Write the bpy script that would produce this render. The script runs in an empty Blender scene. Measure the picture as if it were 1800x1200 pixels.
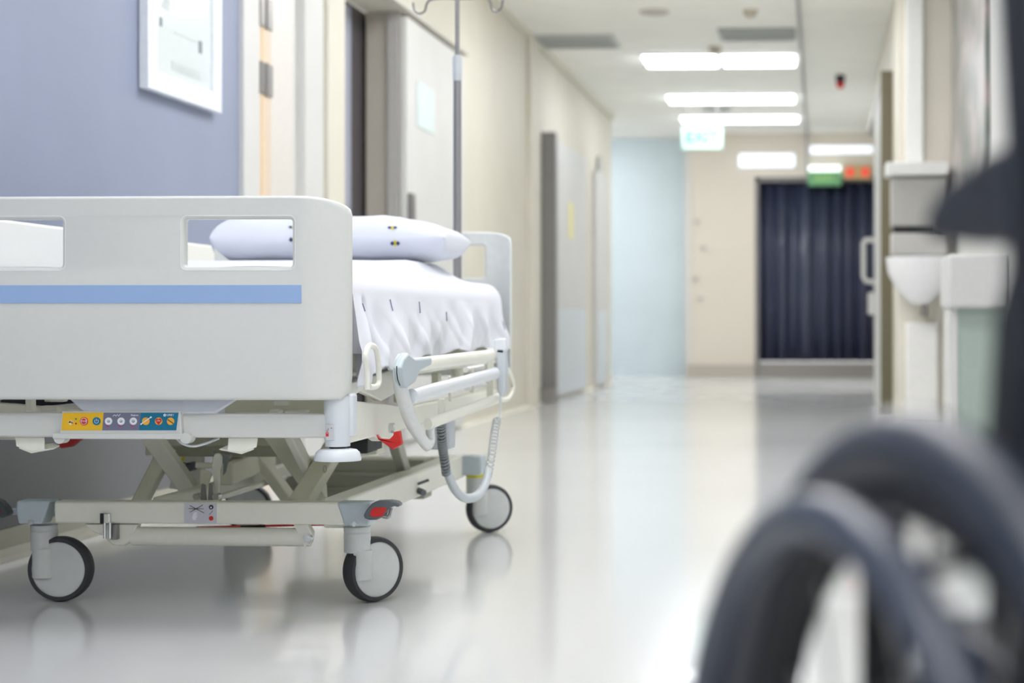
import bpy, bmesh, math, random
from mathutils import Vector, Matrix, noise
from mathutils.bvhtree import BVHTree
random.seed(4)
C = bpy.context.scene.collection
sc = bpy.context.scene
R = math.radians
PI = math.pi

# ------------------------------------------------------------------ camera
CAM_H, FPX, YAW, VX, VY = 0.67, 3240.0, R(3), 1440.0, 565.0
cs, sn = math.cos(YAW), math.sin(YAW)
PPX = VX - FPX * sn / cs
cd = bpy.data.cameras.new('camera'); cam = bpy.data.objects.new('camera', cd); C.objects.link(cam)
cam.location = (0, 0, CAM_H); cam.rotation_euler = (R(90), 0, YAW)
cd.sensor_width = 36; cd.lens = FPX / 1800 * 36
cd.shift_x = -(PPX - 900) / 1800; cd.shift_y = (VY - 600) / 1800
cd.clip_start = 0.05; cd.clip_end = 100
cd.dof.use_dof = True; cd.dof.focus_distance = 4.05; cd.dof.aperture_fstop = 3.1
sc.camera = cam
# ------------------------------------------------------------------ world, exposure
w = bpy.data.worlds.new('world'); sc.world = w; w.use_nodes = True
w.node_tree.nodes['Background'].inputs[0].default_value = (1.0, 1.0, 0.985, 1)
w.node_tree.nodes['Background'].inputs[1].default_value = 0.68
sc.view_settings.view_transform = 'Standard'; sc.view_settings.look = 'None'
sc.view_settings.gamma = 1; sc.view_settings.use_curve_mapping = False
sc.view_settings.exposure = 0.36
LIGHT = 9.5       # radiance of the ceiling panels

# ------------------------------------------------------------------ measuring helpers
def P(px, py, Y):
    """point on the plane at distance Y down the corridor"""
    a = (px - PPX) / FPX; d = Y / (sn * a + cs); r = a * d
    return Vector((cs * r - sn * d, Y, CAM_H + (VY - py) / FPX * d))
def PX(px, py, X):
    """point on a wall plane at X"""
    a = (px - PPX) / FPX; d = X / (cs * a - sn)
    return Vector((X, (sn * a + cs) * d, CAM_H + (VY - py) / FPX * d))
def S(n, Y):       # n photo pixels at distance Y, in metres
    return n * Y / FPX

# ------------------------------------------------------------------ materials
def srgb(c):
    return tuple(((v / 255) / 12.92 if v / 255 <= .04045 else ((v / 255 + .055) / 1.055) ** 2.4) for v in c) + (1,)
MATS = {}
def mat(name, col, rough=.5, metal=0, bump=0.0, scale=40, var=.03, spec=.5, coat=0, sheen=0):
    m = bpy.data.materials.new(name); m.use_nodes = True; nt = m.node_tree
    b = nt.nodes['Principled BSDF']
    b.inputs['Metallic'].default_value = metal
    b.inputs['Specular IOR Level'].default_value = spec
    b.inputs['Coat Weight'].default_value = coat
    b.inputs['Sheen Weight'].default_value = sheen
    tc = nt.nodes.new('ShaderNodeTexCoord')
    nz = nt.nodes.new('ShaderNodeTexNoise'); nz.inputs['Scale'].default_value = scale; nz.inputs['Detail'].default_value = 4
    nt.links.new(tc.outputs['Object'], nz.inputs['Vector'])
    rp = nt.nodes.new('ShaderNodeValToRGB'); c = srgb(col)
    rp.color_ramp.elements[0].color = tuple(max(0, v * (1 - var)) for v in c[:3]) + (1,)
    rp.color_ramp.elements[1].color = tuple(min(1, v * (1 + var)) for v in c[:3]) + (1,)
    rp.color_ramp.elements[0].position = .3; rp.color_ramp.elements[1].position = .7
    nt.links.new(nz.outputs['Fac'], rp.inputs['Fac']); nt.links.new(rp.outputs['Color'], b.inputs['Base Color'])
    mr = nt.nodes.new('ShaderNodeMapRange'); mr.inputs['To Min'].default_value = max(0, rough - .04); mr.inputs['To Max'].default_value = min(1, rough + .04)
    nt.links.new(nz.outputs['Fac'], mr.inputs['Value']); nt.links.new(mr.outputs['Result'], b.inputs['Roughness'])
    if bump:
        bp = nt.nodes.new('ShaderNodeBump'); bp.inputs['Strength'].default_value = bump; bp.inputs['Distance'].default_value = .002
        nt.links.new(nz.outputs['Fac'], bp.inputs['Height']); nt.links.new(bp.outputs['Normal'], b.inputs['Normal'])
    MATS[name] = m; return m
def emis(name, col, st, base=None):
    m = mat(name, base or col, .4); b = m.node_tree.nodes['Principled BSDF']
    b.inputs['Emission Color'].default_value = srgb(col); b.inputs['Emission Strength'].default_value = st
    return m
floor_m = mat('floor_vinyl', (219, 220, 219), .16, scale=.35, var=.012, spec=.75, coat=.25)
blue_m = mat('blue_wall_paint', (144, 153, 175), .6, scale=3, bump=.1)
cream_m = mat('cream_wall_paint', (218, 214, 199), .55, scale=3)
beige_m = mat('beige_wall_paint', (222, 217, 204), .6, scale=3)
white_m = mat('white_wall_paint', (214, 214, 211), .5, scale=3)
ceil_m = mat('ceiling_paint', (250, 250, 244), .8, scale=3)
paleblue_m = mat('pale_blue_wall', (216, 230, 236), .4, scale=2)
cove_m = mat('grey_beige_coving', (178, 176, 160), .35, scale=6)
steel_m = mat('brushed_steel', (150, 148, 146), .35, metal=.8, scale=80)
chrome_m = mat('chrome', (215, 218, 220), .12, metal=1)
dgrey_m = mat('dark_grey_door', (70, 66, 70), .5)
reveal_m = mat('taupe_reveal', (186, 180, 168), .5)
bed_m = mat('bed_grey_plastic', (216, 218, 214), .38, scale=60, var=.01, bump=.03)
bedw_m = mat('bed_white_plastic', (226, 231, 236), .32, scale=60, var=.01)
frame_m = mat('frame_cream_paint', (242, 242, 230), .4, scale=60, var=.015)
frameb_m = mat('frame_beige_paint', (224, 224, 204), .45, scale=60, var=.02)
cast_m = mat('casting_blue_grey', (190, 202, 208), .45, scale=60, var=.02)
stripe_m = mat('blue_stripe', (154, 184, 226), .4, var=.01)
rubber_m = mat('dark_rubber', (52, 54, 58), .6, scale=90)
black_m = mat('black_plastic', (20, 20, 23), .5)
greyp_m = mat('grey_pedal_plastic', (98, 104, 110), .4)
red_m = mat('red_plastic', (214, 40, 36), .4)
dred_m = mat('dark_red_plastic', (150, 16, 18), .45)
yellow_m = mat('yellow_plastic', (228, 222, 30), .45)
sheet_m = mat('white_cotton', (230, 232, 240), .85, scale=240, bump=.12, var=.01, sheen=.2)
pillow_m = mat('white_pillow_cotton', (226, 230, 241), .85, scale=240, bump=.12, var=.01, sheen=.2)
matt_m = mat('mattress_cover', (214, 220, 232), .6, scale=90)
navy_m = mat('navy_print', (58, 62, 120), .8)
gold_m = mat('yellow_print', (226, 208, 60), .8)
cord_m = mat('grey_cord', (205, 212, 216), .45)
pyel = mat('panel_yellow', (240, 190, 40), .35); pgry = mat('panel_grey', (118, 120, 142), .35); ptea = mat('panel_teal', (10, 116, 150), .35)
plab = mat('panel_label_white', (240, 242, 248), .35); pred = mat('panel_red', (205, 30, 44), .35); porg = mat('panel_orange', (244, 180, 60), .35)
pblk = mat('print_black', (28, 28, 34), .5); pgrn = mat('print_green', (50, 140, 60), .5); pmag = mat('panel_magenta', (190, 50, 110), .4)
stick_m = mat('sticker_lilac', (208, 208, 218), .4)
glass_m = mat('picture_glazing', (224, 232, 232), .12, var=.01)
chairg_m = mat('wheelchair_grey_rubber', (44, 50, 62), .38, scale=30)
chairb_m = mat('wheelchair_black', (14, 17, 22), .5)
vinyl_m = mat('wheelchair_navy_vinyl', (28, 34, 44), .45, scale=60, bump=.1)
pad_m = mat('armrest_charcoal_pad', (38, 41, 48), .55, scale=60, bump=.1)
green_m = mat('pale_green_front', (172, 186, 178), .3)
vent_m = mat('vent_grey', (190, 194, 192), .5)
panel_e = emis('light_panel', (246, 248, 255), LIGHT)
panel_n = emis('near_light_panel', (250, 250, 252), 6.6)
far_e = emis('wall_light_glow', (236, 242, 250), .8)
exit_e = emis('exit_sign_glow', (226, 250, 244), .2, base=(186, 222, 208))
green_e = emis('green_sign_glow', (96, 150, 104), .3)
whites_e = emis('sign_lamp_glow', (236, 246, 244), 1.3)
red_e = emis('red_sign_glow', (235, 90, 70), .3)

# ------------------------------------------------------------------ mesh helpers
WLOC = {}
def link(name, me, m, parent=None, smooth=False, bevel=0, seg=2, sub=0):
    o = bpy.data.objects.new(name, me); C.objects.link(o)
    vs = me.vertices
    if len(vs):
        lo = [min(v.co[i] for v in vs) for i in range(3)]; hi = [max(v.co[i] for v in vs) for i in range(3)]
        c = Vector([(a + b) / 2 for a, b in zip(lo, hi)])
        if parent is None: c.z = lo[2]
        me.transform(Matrix.Translation(-c)); o.location = c; WLOC[o] = c
    if parent is not None:
        o.parent = parent; o.matrix_parent_inverse = Matrix.Translation(-WLOC[parent])
    if m and not me.materials: me.materials.append(m)
    if smooth:
        for p in me.polygons: p.use_smooth = True
        me.set_sharp_from_angle(angle=R(42))
    if bevel:
        b = o.modifiers.new('bevel', 'BEVEL'); b.width = bevel; b.segments = seg; b.limit_method = 'ANGLE'; b.angle_limit = R(40)
        for p in me.polygons: p.use_smooth = True
        me.set_sharp_from_angle(angle=R(60)); 
        b.harden_normals = False
    if sub:
        s = o.modifiers.new('sub', 'SUBSURF'); s.levels = sub; s.render_levels = sub
    return o
def obj(name, bm, m, parent=None, **k):
    bmesh.ops.recalc_face_normals(bm, faces=bm.faces)
    me = bpy.data.meshes.new(name); bm.to_mesh(me); bm.free()
    return link(name, me, m, parent, **k)
def empty(name, loc, label, cat, group=None):
    o = bpy.data.objects.new(name, None); C.objects.link(o); o.location = loc; WLOC[o] = Vector(loc)
    o.empty_display_size = .1
    tag(o, label, cat, group); return o
def tag(o, label, cat, group=None):
    o['label'] = label; o['category'] = cat
    if group: o['group'] = group
    return o
def lab(o, label): o['label'] = label; return o
def struct(name, bm, m, parent=None, **k):
    o = obj(name, bm, m, parent, **k)
    if parent is None: o['kind'] = 'structure'
    return o
def B(): return bmesh.new()
def box(bm, lo, hi):
    lo, hi = Vector(lo), Vector(hi)
    r = bmesh.ops.create_cube(bm, size=1, matrix=Matrix.Translation((lo + hi) / 2) @ Matrix.Diagonal([abs(v) for v in (hi - lo)] + [1]))
    return r['verts']
def cb(bm, c, s, rot=None):
    M = Matrix.Translation(c) @ (rot.to_4x4() if rot else Matrix.Identity(4)) @ Matrix.Diagonal(list(s) + [1])
    return bmesh.ops.create_cube(bm, size=1, matrix=M)['verts']
def frame(d, up=Vector((0, 0, 1))):
    d = d.normalized()
    if abs(d.dot(up)) > .99: up = Vector((1, 0, 0))
    x = up.cross(d).normalized(); y = d.cross(x)
    return Matrix((x, y, d)).transposed()
def beam(bm, a, b, wx, wy, up=Vector((0, 0, 1))):
    a, b = Vector(a), Vector(b); d = b - a
    return cb(bm, (a + b) / 2, (wx, wy, d.length), frame(d, up))
def cyl(bm, a, b, r0, r1=None, seg=24):
    a, b = Vector(a), Vector(b); d = b - a
    M = Matrix.Translation((a + b) / 2) @ frame(d).to_4x4()
    bmesh.ops.create_cone(bm, cap_ends=True, segments=seg, radius1=r0, radius2=r0 if r1 is None else r1, depth=d.length, matrix=M)
def catmull(pts, n=8, closed=False):
    pts = [Vector(p) for p in pts]; out = []; N = len(pts)
    for i in range(N if closed else N - 1):
        p0 = pts[(i - 1) % N] if closed or i > 0 else pts[0]
        p1 = pts[i]; p2 = pts[(i + 1) % N]
        p3 = pts[(i + 2) % N] if closed or i + 2 < N else pts[-1]
        for k in range(n):
            t = k / n
            out.append(.5 * ((2 * p1) + (-p0 + p2) * t + (2 * p0 - 5 * p1 + 4 * p2 - p3) * t * t + (-p0 + 3 * p1 - 3 * p2 + p3) * t ** 3))
    if not closed: out.append(pts[-1])
    return out
def tube(bm, pts, r, seg=12, closed=False, rz=None):
    pts = [Vector(p) for p in pts]; n = len(pts); rings = []; prev = None
    for i, p in enumerate(pts):
        t = (pts[(i + 1) % n] - pts[i - 1]) if closed else (pts[min(i + 1, n - 1)] - pts[max(i - 1, 0)])
        t.normalize()
        if prev is None:
            u = Vector((0, 0, 1)) if abs(t.z) < .9 else Vector((1, 0, 0)); x = u.cross(t).normalized()
        else:
            x = (prev - t * prev.dot(t)).normalized()
        prev = x; y = t.cross(x)
        rr = r(i / (n - 1)) if callable(r) else r
        rings.append([bm.verts.new(p + x * rr * math.cos(2 * PI * k / seg) + y * (rz or rr) * math.sin(2 * PI * k / seg)) for k in range(seg)])
    for i in range(n if closed else n - 1):
        a, b = rings[i], rings[(i + 1) % n]
        off = 0
        if closed and i == n - 1:
            off = min(range(seg), key=lambda o: (a[0].co - b[o].co).length)
        for k in range(seg):
            bm.faces.new((a[k], a[(k + 1) % seg], b[(k + 1 + off) % seg], b[(k + off) % seg]))
    if not closed:
        bm.faces.new(rings[0][::-1]); bm.faces.new(rings[-1])
def lathe(bm, prof, M=Matrix.Identity(4), seg=48):
    """profile of (radius, height) about local z"""
    rings = []
    for r, h in prof:
        if r < 1e-5: rings.append([bm.verts.new(M @ Vector((0, 0, h)))])
        else: rings.append([bm.verts.new(M @ Vector((r * math.cos(2 * PI * k / seg), r * math.sin(2 * PI * k / seg), h))) for k in range(seg)])
    for a, b in zip(rings, rings[1:]):
        for k in range(seg):
            k2 = (k + 1) % seg
            if len(a) == 1 and len(b) == 1: continue
            if len(a) == 1: bm.faces.new((a[0], b[k], b[k2]))
            elif len(b) == 1: bm.faces.new((a[k], a[k2], b[0]))
            else: bm.faces.new((a[k], a[k2], b[k2], b[k]))
def prism(bm, pts, off):
    """closed polygon of 3-D points extruded by the vector off"""
    a = [bm.verts.new(Vector(p)) for p in pts]; b = [bm.verts.new(Vector(p) + Vector(off)) for p in pts]
    bm.faces.new(a); bm.faces.new(b[::-1]); n = len(a)
    for i in range(n): bm.faces.new((a[i], b[i], b[(i + 1) % n], a[(i + 1) % n]))
def rrect(x0, z0, x1, z1, r, n=6):
    out = []
    for cx, cz, a0 in ((x1 - r, z1 - r, 0), (x0 + r, z1 - r, 90), (x0 + r, z0 + r, 180), (x1 - r, z0 + r, 270)):
        for k in range(n + 1):
            a = R(a0 + 90 * k / n); out.append((cx + r * math.cos(a), cz + r * math.sin(a)))
    return out
def disc(bm, c, r, nrm=(0, -1, 0), th=.0015, seg=24):
    c = Vector(c); nrm = Vector(nrm).normalized(); cyl(bm, c, c + nrm * th, r, seg=seg)
def panel2d(outline, holes, th, bev, y):
    """board in the XZ plane with holes; front face at y, returns a mesh"""
    cu = bpy.data.curves.new('outline', 'CURVE'); cu.dimensions = '2D'; cu.fill_mode = 'BOTH'
    cu.extrude = th / 2 - bev; cu.bevel_depth = bev; cu.bevel_resolution = 3
    for pts in [outline] + holes:
        s = cu.splines.new('POLY'); s.points.add(len(pts) - 1); s.use_cyclic_u = True
        for i, p in enumerate(pts): s.points[i].co = (p[0], p[1], 0, 1)
    o = bpy.data.objects.new('tmp', cu); C.objects.link(o)
    me = bpy.data.meshes.new_from_object(o.evaluated_get(bpy.context.evaluated_depsgraph_get()))
    bpy.data.objects.remove(o)
    me.transform(Matrix.Translation((0, y + th / 2, 0)) @ Matrix.Rotation(PI / 2, 4, 'X'))
    return me
def text(s, size, loc, m, parent, name='lettering', rot=(PI / 2, 0, 0), align='CENTER', bold=.0, ext=.0004):
    cu = bpy.data.curves.new('txt', 'FONT'); cu.body = s; cu.size = size; cu.align_x = align; cu.align_y = 'CENTER'
    cu.extrude = ext; cu.offset = bold
    o = bpy.data.objects.new('tmp', cu); C.objects.link(o)
    me = bpy.data.meshes.new_from_object(o.evaluated_get(bpy.context.evaluated_depsgraph_get()))
    bpy.data.objects.remove(o)
    from mathutils import Euler
    me.transform(Matrix.Translation(loc) @ Euler(rot).to_matrix().to_4x4())
    me.materials.clear()
    return link(name, me, m, parent)
def ss(a, b, x):
    t = max(0, min(1, (x - a) / (b - a))); return t * t * (3 - 2 * t)
def copy_tree(o, delta, parent=None):
    c = o.copy(); C.objects.link(c)
    if parent is None: c.location = o.location + Vector(delta); WLOC[c] = WLOC[o] + Vector(delta)
    else: c.parent = parent
    for ch in list(o.children): copy_tree(ch, delta, c)
    return c

# ================================================================== THE ROOM
CEIL = 2.95; LX = -2.30; RXF = .525; RXN = .90; YE = 22.3
b = B(); box(b, (-6, -5, -.1), (3.5, 24.5, 0)); struct('floor', b, floor_m)
b = B(); box(b, (-6, -5, CEIL), (3.5, 24.5, CEIL + .12)); struct('ceiling', b, ceil_m)
def yl(px): return PX(px, 500, LX).y
yA, yB, yC, yD = yl(420), yl(600), yl(698), yl(942)
b = B(); box(b, (LX - .17, -5, 0), (LX, yA, CEIL)); struct('wall_left', b, blue_m)
b = B(); box(b, (LX - .17, yA, 2.36), (LX, yB, CEIL)); box(b, (LX - .17, yl(562), 0), (LX, yB, 2.36)); struct('wall_left', b, white_m)
b = B(); box(b, (LX - .17, yB, 2.36), (LX, yC, CEIL)); box(b, (LX - .17, yC, 0), (LX, 20.3, CEIL)); struct('wall_left', b, cream_m)
# coved skirting of the vinyl floor
def cove(y0, y1, x, sgn, m=cove_m, h=.085, nm='baseboard_left'):
    b = B(); pr = [(0, 0), (.045, 0), (.02, .01), (.01, .03), (.008, h), (0, h)]
    prism(b, [(x + sgn * p[0], y0, p[1]) for p in pr], (0, y1 - y0, 0)); return struct(nm, b, m)
cove(-5, yA, LX, 1); cove(yC, 20.3, LX, 1, cream_m)
b = B(); box(b, (LX, -5, .086), (LX + .006, yA - .02, .64)); struct('trim_7', b, mat('lower_wall_grey', (112, 114, 117), .5), bevel=.002)  # grey sheet over the lower part of the blue wall
# --- first doorway on the left: white frame, hinges, leaf standing a little open
d1 = B(); box(d1, (LX - .17, yA, 0), (LX + .022, yl(447), 2.36)); fr = struct('door_1', d1, white_m, bevel=.004)
b = B(); box(b, (LX - .15, yl(447), 0), (LX + .016, yl(470), 2.36)); obj('rebate', b, mat('warm_rebate', (222, 204, 182), .5), fr)
b = B(); box(b, (LX - .1, yl(453), 0), (LX + .0185, yl(457), 2.36)); obj('seal', b, mat('amber_seal', (232, 206, 168), .6), fr)
for z0, z1, px in ((1.76, 1.92, 458), (1.52, 1.64, 458)):
    pass
for ya, yb in ((8, 50), (122, 168)):
    a = PX(448, yb, LX - .03); c = PX(469, ya, LX - .03)
    b = B(); box(b, (LX + .016, yl(449), a.z), (LX + .024, yl(470), c.z)); cyl(b, (LX + .024, yl(459), a.z), (LX + .024, yl(459), c.z), .008)
    obj('hinge', b, steel_m, fr)
b = B(); box(b, (LX - .05, yl(470), .01), (LX + .012, yl(512), 2.35)); obj('leaf', b, mat('door_leaf_offwhite', (222, 217, 210), .4), fr, bevel=.003)
b = B(); box(b, (LX - .17, yl(512), 0), (LX - .02, yl(530), 2.36)); box(b, (LX - .17, yl(530), 0), (LX + .018, yl(562), 2.36)); obj('jamb', b, white_m, fr, bevel=.004)
b = B(); box(b, (LX, yl(566), 0), (LX + .03, yl(596), CEIL)); struct('trim_1', b, cream_m, bevel=.004)
# --- second doorway: open, dark leaf behind, white sliding leaf beyond
b = B(); box(b, (LX - .23, yB + .05, .01), (LX - .19, yC + .25, 2.36)); d2 = struct('door_2', b, dgrey_m)
b = B(); box(b, (LX - .17, yC - .004, 0), (LX - .045, yC, 2.36)); obj('reveal', b, reveal_m, d2)
b = B(); box(b, (LX - .05, yC - .02, 0), (LX + .012, yC, 2.36)); obj('steel_jamb', b, mat('jamb_grey', (182, 180, 176), .35), d2, bevel=.002)
b = B(); g0 = PX(603, 300, LX - .185).y; g1 = PX(617, 300, LX - .185).y; box(b, (LX - .19, g0, .01), (LX - .185, g1, 2.34)); obj('edge_strip', b, mat('strip_grey_blue', (160, 164, 180), .4), d2)
b = B(); box(b, (LX - .17, yB - .02, 0), (LX + .01, yB + .015, 2.36)); obj('near_jamb', b, cream_m, d2, bevel=.002)
b = B(); box(b, (LX + .012, yC + .02, .015), (LX + .05, yl(802), 2.34)); d2l = struct('door_3', b, white_m, bevel=.003)
b = B(); a = PX(706, 388, LX + .05); c = PX(712, 358, LX + .05)
box(b, (LX + .05, yC + .03, a.z), (LX + .075, yC + .13, a.z + .16)); obj('door_pull', b, steel_m, d2l, bevel=.004)
b = B(); box(b, (LX, yB - .05, 2.36), (LX + .075, yl(802) + .05, 2.385)); struct('trim_2', b, mat('head_rail_cream', (212, 208, 196), .5), bevel=.003)  # head rail in a pale cream tone
b = B(); a = PX(733, 222, LX + .052); c = PX(763, 160, LX + .052); box(b, (LX + .0505, a.y, a.z), (LX + .056, c.y, 2.02))
a0 = a
sg = tag(obj('door_sign', b, mat('sign_pale_green', (212, 228, 226), .4), bevel=.001), 'small pale green notice on the white sliding door behind the drip pole', 'sign')
# steel framed doorway further down
b = B(); p = PX(967, 712, LX + .06); 
box(b, (LX, p.y - .1, .0), (LX + .12, p.y + .02, 2.24)); d4 = struct('door_4', b, mat('grey_door_post', (138, 136, 134), .4), bevel=.003)
b = B(); box(b, (LX, p.y - .3, 0), (LX + .14, p.y - .1, .12)); obj('door_stop', b, steel_m, d4, bevel=.003)
b = B(); box(b, (LX, p.y + .02, .02), (LX + .05, yl(1022), 2.24)); lf = obj('leaf', b, white_m, d4, bevel=.003)
b = B(); box(b, (LX + .05, p.y + .06, .04), (LX + .056, yl(1020), .78)); obj('kick_plate', b, mat('kick_blue_grey', (212, 220, 226), .3), lf)
b = B(); box(b, (LX + .05, p.y + .1, 1.0), (LX + .1, p.y + .16, 1.2)); obj('door_handle', b, steel_m, lf, bevel=.004)
b = B(); a = PX(1000, 400, LX + .055); box(b, (LX + .0505, a.y, 1.42), (LX + .055, a.y + .3, 1.75)); tag(obj('door_notice', b, mat('notice_yellow', (236, 230, 170), .6)), 'pale yellow notice taped to the far left door leaf', 'sign')
b = B(); box(b, (LX, yl(1040), .02), (LX + .05, yl(1060), 2.2)); d5 = struct('door_5', b, white_m, bevel=.003)
b = B(); box(b, (LX + .05, yl(1041), .04), (LX + .056, yl(1058), .78)); obj('kick_plate', b, MATS['kick_blue_grey'], d5)
# round clock
p = PX(1050, 297, LX)
b = B(); lathe(b, [(0, 0), (.13, 0), (.14, .015), (.14, .035), (.125, .04), (0, .04)], Matrix.Translation(p) @ Matrix.Rotation(PI / 2, 4, 'Y'))
ck = tag(obj('wall_clock', b, mat('clock_grey', (176, 178, 176), .4), smooth=True), 'small round grey clock high on the far left wall', 'clock')
b = B(); lathe(b, [(0, .041), (.11, .041), (.11, .0435), (0, .0435)], Matrix.Translation(p) @ Matrix.Rotation(PI / 2, 4, 'Y')); fc = obj('dial', b, white_m, ck)
b = B(); box(b, (p.x + .044, p.y - .004, p.z), (p.x + .047, p.y + .004, p.z + .08)); box(b, (p.x + .044, p.y, p.z - .004), (p.x + .047, p.y + .06, p.z + .004)); obj('hand', b, pblk, fc)
# cream pilaster between the two far doors
b = B(); box(b, (LX, yl(925), 0), (LX + .04, yl(940), CEIL)); struct('trim_3', b, beige_m)
b = B(); box(b, (LX, yB, CEIL - .05), (LX + .035, 20.3, CEIL)); struct('trim_4', b, mat('cornice_cream', (222, 220, 205), .6))  # cornice strip, pale cream
# --- far end
b = B(); box(b, (-4.2, 22.9, 0), (-1.45, 23.05, CEIL)); struct('wall_back', b, paleblue_m)
b = B(); box(b, (-4.4, 20.3, 0), (-4.2, 23.05, CEIL)); box(b, (-4.4, 20.15, 0), (LX - .17, 20.3, CEIL)); struct('wall_side', b, white_m)
xa = P(1208, 600, YE).x; xb = P(1327, 600, YE).x; xc = P(1550, 600, YE).x
b = B(); box(b, (xa, YE, 0), (xb, YE + .75, CEIL)); box(b, (xb, YE, 2.42), (2.3, YE + .2, CEIL)); box(b, (xc, YE, 0), (2.3, YE + .2, 2.42)); struct('wall_back', b, mat('beige_end_wall', (226, 218, 203), .6))
b = B(); box(b, (xa - .005, YE - .02, 0), (xb, YE, .15)); box(b, (xa-.005, YE-.02, 0), (xa, YE+.6, .15)); struct('baseboard_back', b, mat('skirting_beige', (190, 182, 170), .4))
b = B(); box(b, (xa - .02, YE - .012, 0), (xa + .05, YE + .05, CEIL)); struct('trim_5', b, mat('corner_guard', (222, 218, 212), .35))
b = B(); box(b, (xb, YE + .02, 0), (xc, YE + .22, .17)); dF = struct('door_6', b, mat('threshold_grey', (150, 146, 142), .4), bevel=.004)
b = B()
for x0, x1, z0, z1 in ((xb, xb + .05, .17, 2.42), (xc - .05, xc, .17, 2.42), (xb, xc, 2.36, 2.42)): box(b, (x0, YE - .01, z0), (x1, YE + .2, z1))
obj('frame', b, mat('door_frame_taupe', (128, 124, 122), .4), dF, bevel=.003)
# curtain filling the end door
b = B(); n = 170; rows = [0, .5, 1]; vs = []
x0, x1 = xb + .05, xc - .05
for k, t in enumerate(rows):
    row = []
    for i in range(n + 1):
        u = i / n; x = x0 + (x1 - x0) * u
        y = YE + .1 + .04 * math.sin(u * 46 + 2 * math.sin(u * 9)) + .012 * math.sin(u * 23 + 1)
        row.append(b.verts.new((x, y, .19 + (2.36 - .19) * t)))
    vs.append(row)
for a, c in zip(vs, vs[1:]):
    for i in range(n): b.faces.new((a[i], a[i + 1], c[i + 1], c[i]))
cu = obj('curtain', b, mat('navy_curtain_cloth', (58, 64, 88), .32, var=.06, spec=.8), smooth=True)
m_ = cu.modifiers.new('solid', 'SOLIDIFY'); m_.thickness = .004
tag(cu, 'dark navy pleated curtain filling the doorway at the corridor end', 'curtain')
# right side, far part with door and frame
yR = 12.4
b = B(); box(b, (RXF, yR, 0), (RXF + .15, 13.2, CEIL)); box(b, (RXF, 13.2, 2.46), (RXF + .15, 17.2, CEIL)); box(b, (.80, 15.3, 0), (.82, 17.3, CEIL)); box(b, (.80, 17.2, 0), (.95, 18.3, CEIL)); box(b, (.80, 20.7, 0), (.95, YE, CEIL)); box(b, (.80, 18.3, 2.4), (.95, 20.7, CEIL)); struct('wall_right', b, cream_m)
b = B(); box(b, (.95, 17.9, 0), (2.4, 18.0, CEIL)); box(b, (2.3, 18, 0), (2.4, 21.2, CEIL)); box(b, (.95, 21.1, 0), (2.3, 21.2, CEIL)); struct('wall_side', b, white_m)
b = B(); box(b, (RXF - .0, yR - .12, 0), (RXN + .1, yR, CEIL)); struct('wall_right', b, beige_m)
b = B(); box(b, (RXN, -5, 0), (RXN + .15, yR - .12, CEIL)); struct('wall_right', b, white_m)
olive_m = mat('olive_door_frame', (104, 98, 76), .45)
b = B(); box(b, (RXF - .085, 13.2, 0), (RXF + .02, 13.3, 2.46)); d7 = struct('door_7', b, olive_m, bevel=.003)
b = B(); box(b, (RXF - .075, 13.3, 2.40), (RXF + .02, 17.2, 2.46)); obj('head_jamb', b, mat('head_jamb_grey', (170, 168, 158), .4), d7, bevel=.003)
b = B(); box(b, (RXF - .07, 13.4, .01), (RXF + .02, 15.3, 2.39)); lf = obj('leaf', b, white_m, d7, bevel=.003)
hp = [P(1540, 422, 15.2), P(1521, 422, 15.2), P(1518, 428, 15.2), P(1518, 486, 15.2), P(1522, 494, 15.2), P(1540, 496, 15.2)]
b = B(); tube(b, hp, .022, 10); obj('pull_handle', b, white_m, lf, smooth=True)
a = P(1526, 553, 15.0); c = P(1542, 514, 15.0)
b = B(); box(b, (a.x, 14.95, a.z), (RXF - .065, 15.1, c.z)); obj('lock_case', b, white_m, lf, bevel=.006)
# white upright panel, shelf, dispenser and basin on the return wall
q = lambda x, y: P(x, y, yR - .13)
a, c = q(1592, 285), q(1622, 285)
b = B(); box(b, (a.x, yR - .16, a.z), (c.x, yR - .12, CEIL - .02)); tag(obj('wall_panel', b, mat('panel_gloss_white', (244, 244, 242), .3), bevel=.004), 'tall narrow white panel above the shelf on the right', 'panel')
a, c = P(1557, 310, yR - .3), P(1666, 287, yR - .3)
b = B(); box(b, (a.x, yR - .42, a.z), (c.x, yR - .12, c.z)); tag(obj('wall_shelf', b, mat('shelf_white', (232, 232, 230), .4), bevel=.006), 'white shelf on the wall over the grey towel dispenser', 'shelf')
a, c = P(1561, 398, yR - .3), P(1664, 312, yR - .3)
b = B(); box(b, (a.x + .02, yR - .36, a.z), (c.x, yR - .12, c.z)); ds = tag(obj('towel_dispenser', b, mat('dispenser_grey', (178, 177, 172), .35), bevel=.008), 'boxy grey towel dispenser under the shelf at right', 'dispenser')
s0 = P(1570, 410, yR - .3); s1 = P(1640, 402, yR - .3)
b = B(); box(b, (s0.x, yR - .352, a.z - .045), (c.x - .08, yR - .12, a.z)); obj('slot', b, black_m, ds)
s0 = P(1561, 448, yR - .3)
b = B(); box(b, (a.x + .02, yR - .355, s0.z), (c.x, yR - .12, a.z - .045)); obj('lower_cover', b, mat('dispenser_lower', (196, 195, 190), .35), ds, bevel=.008)
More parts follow.
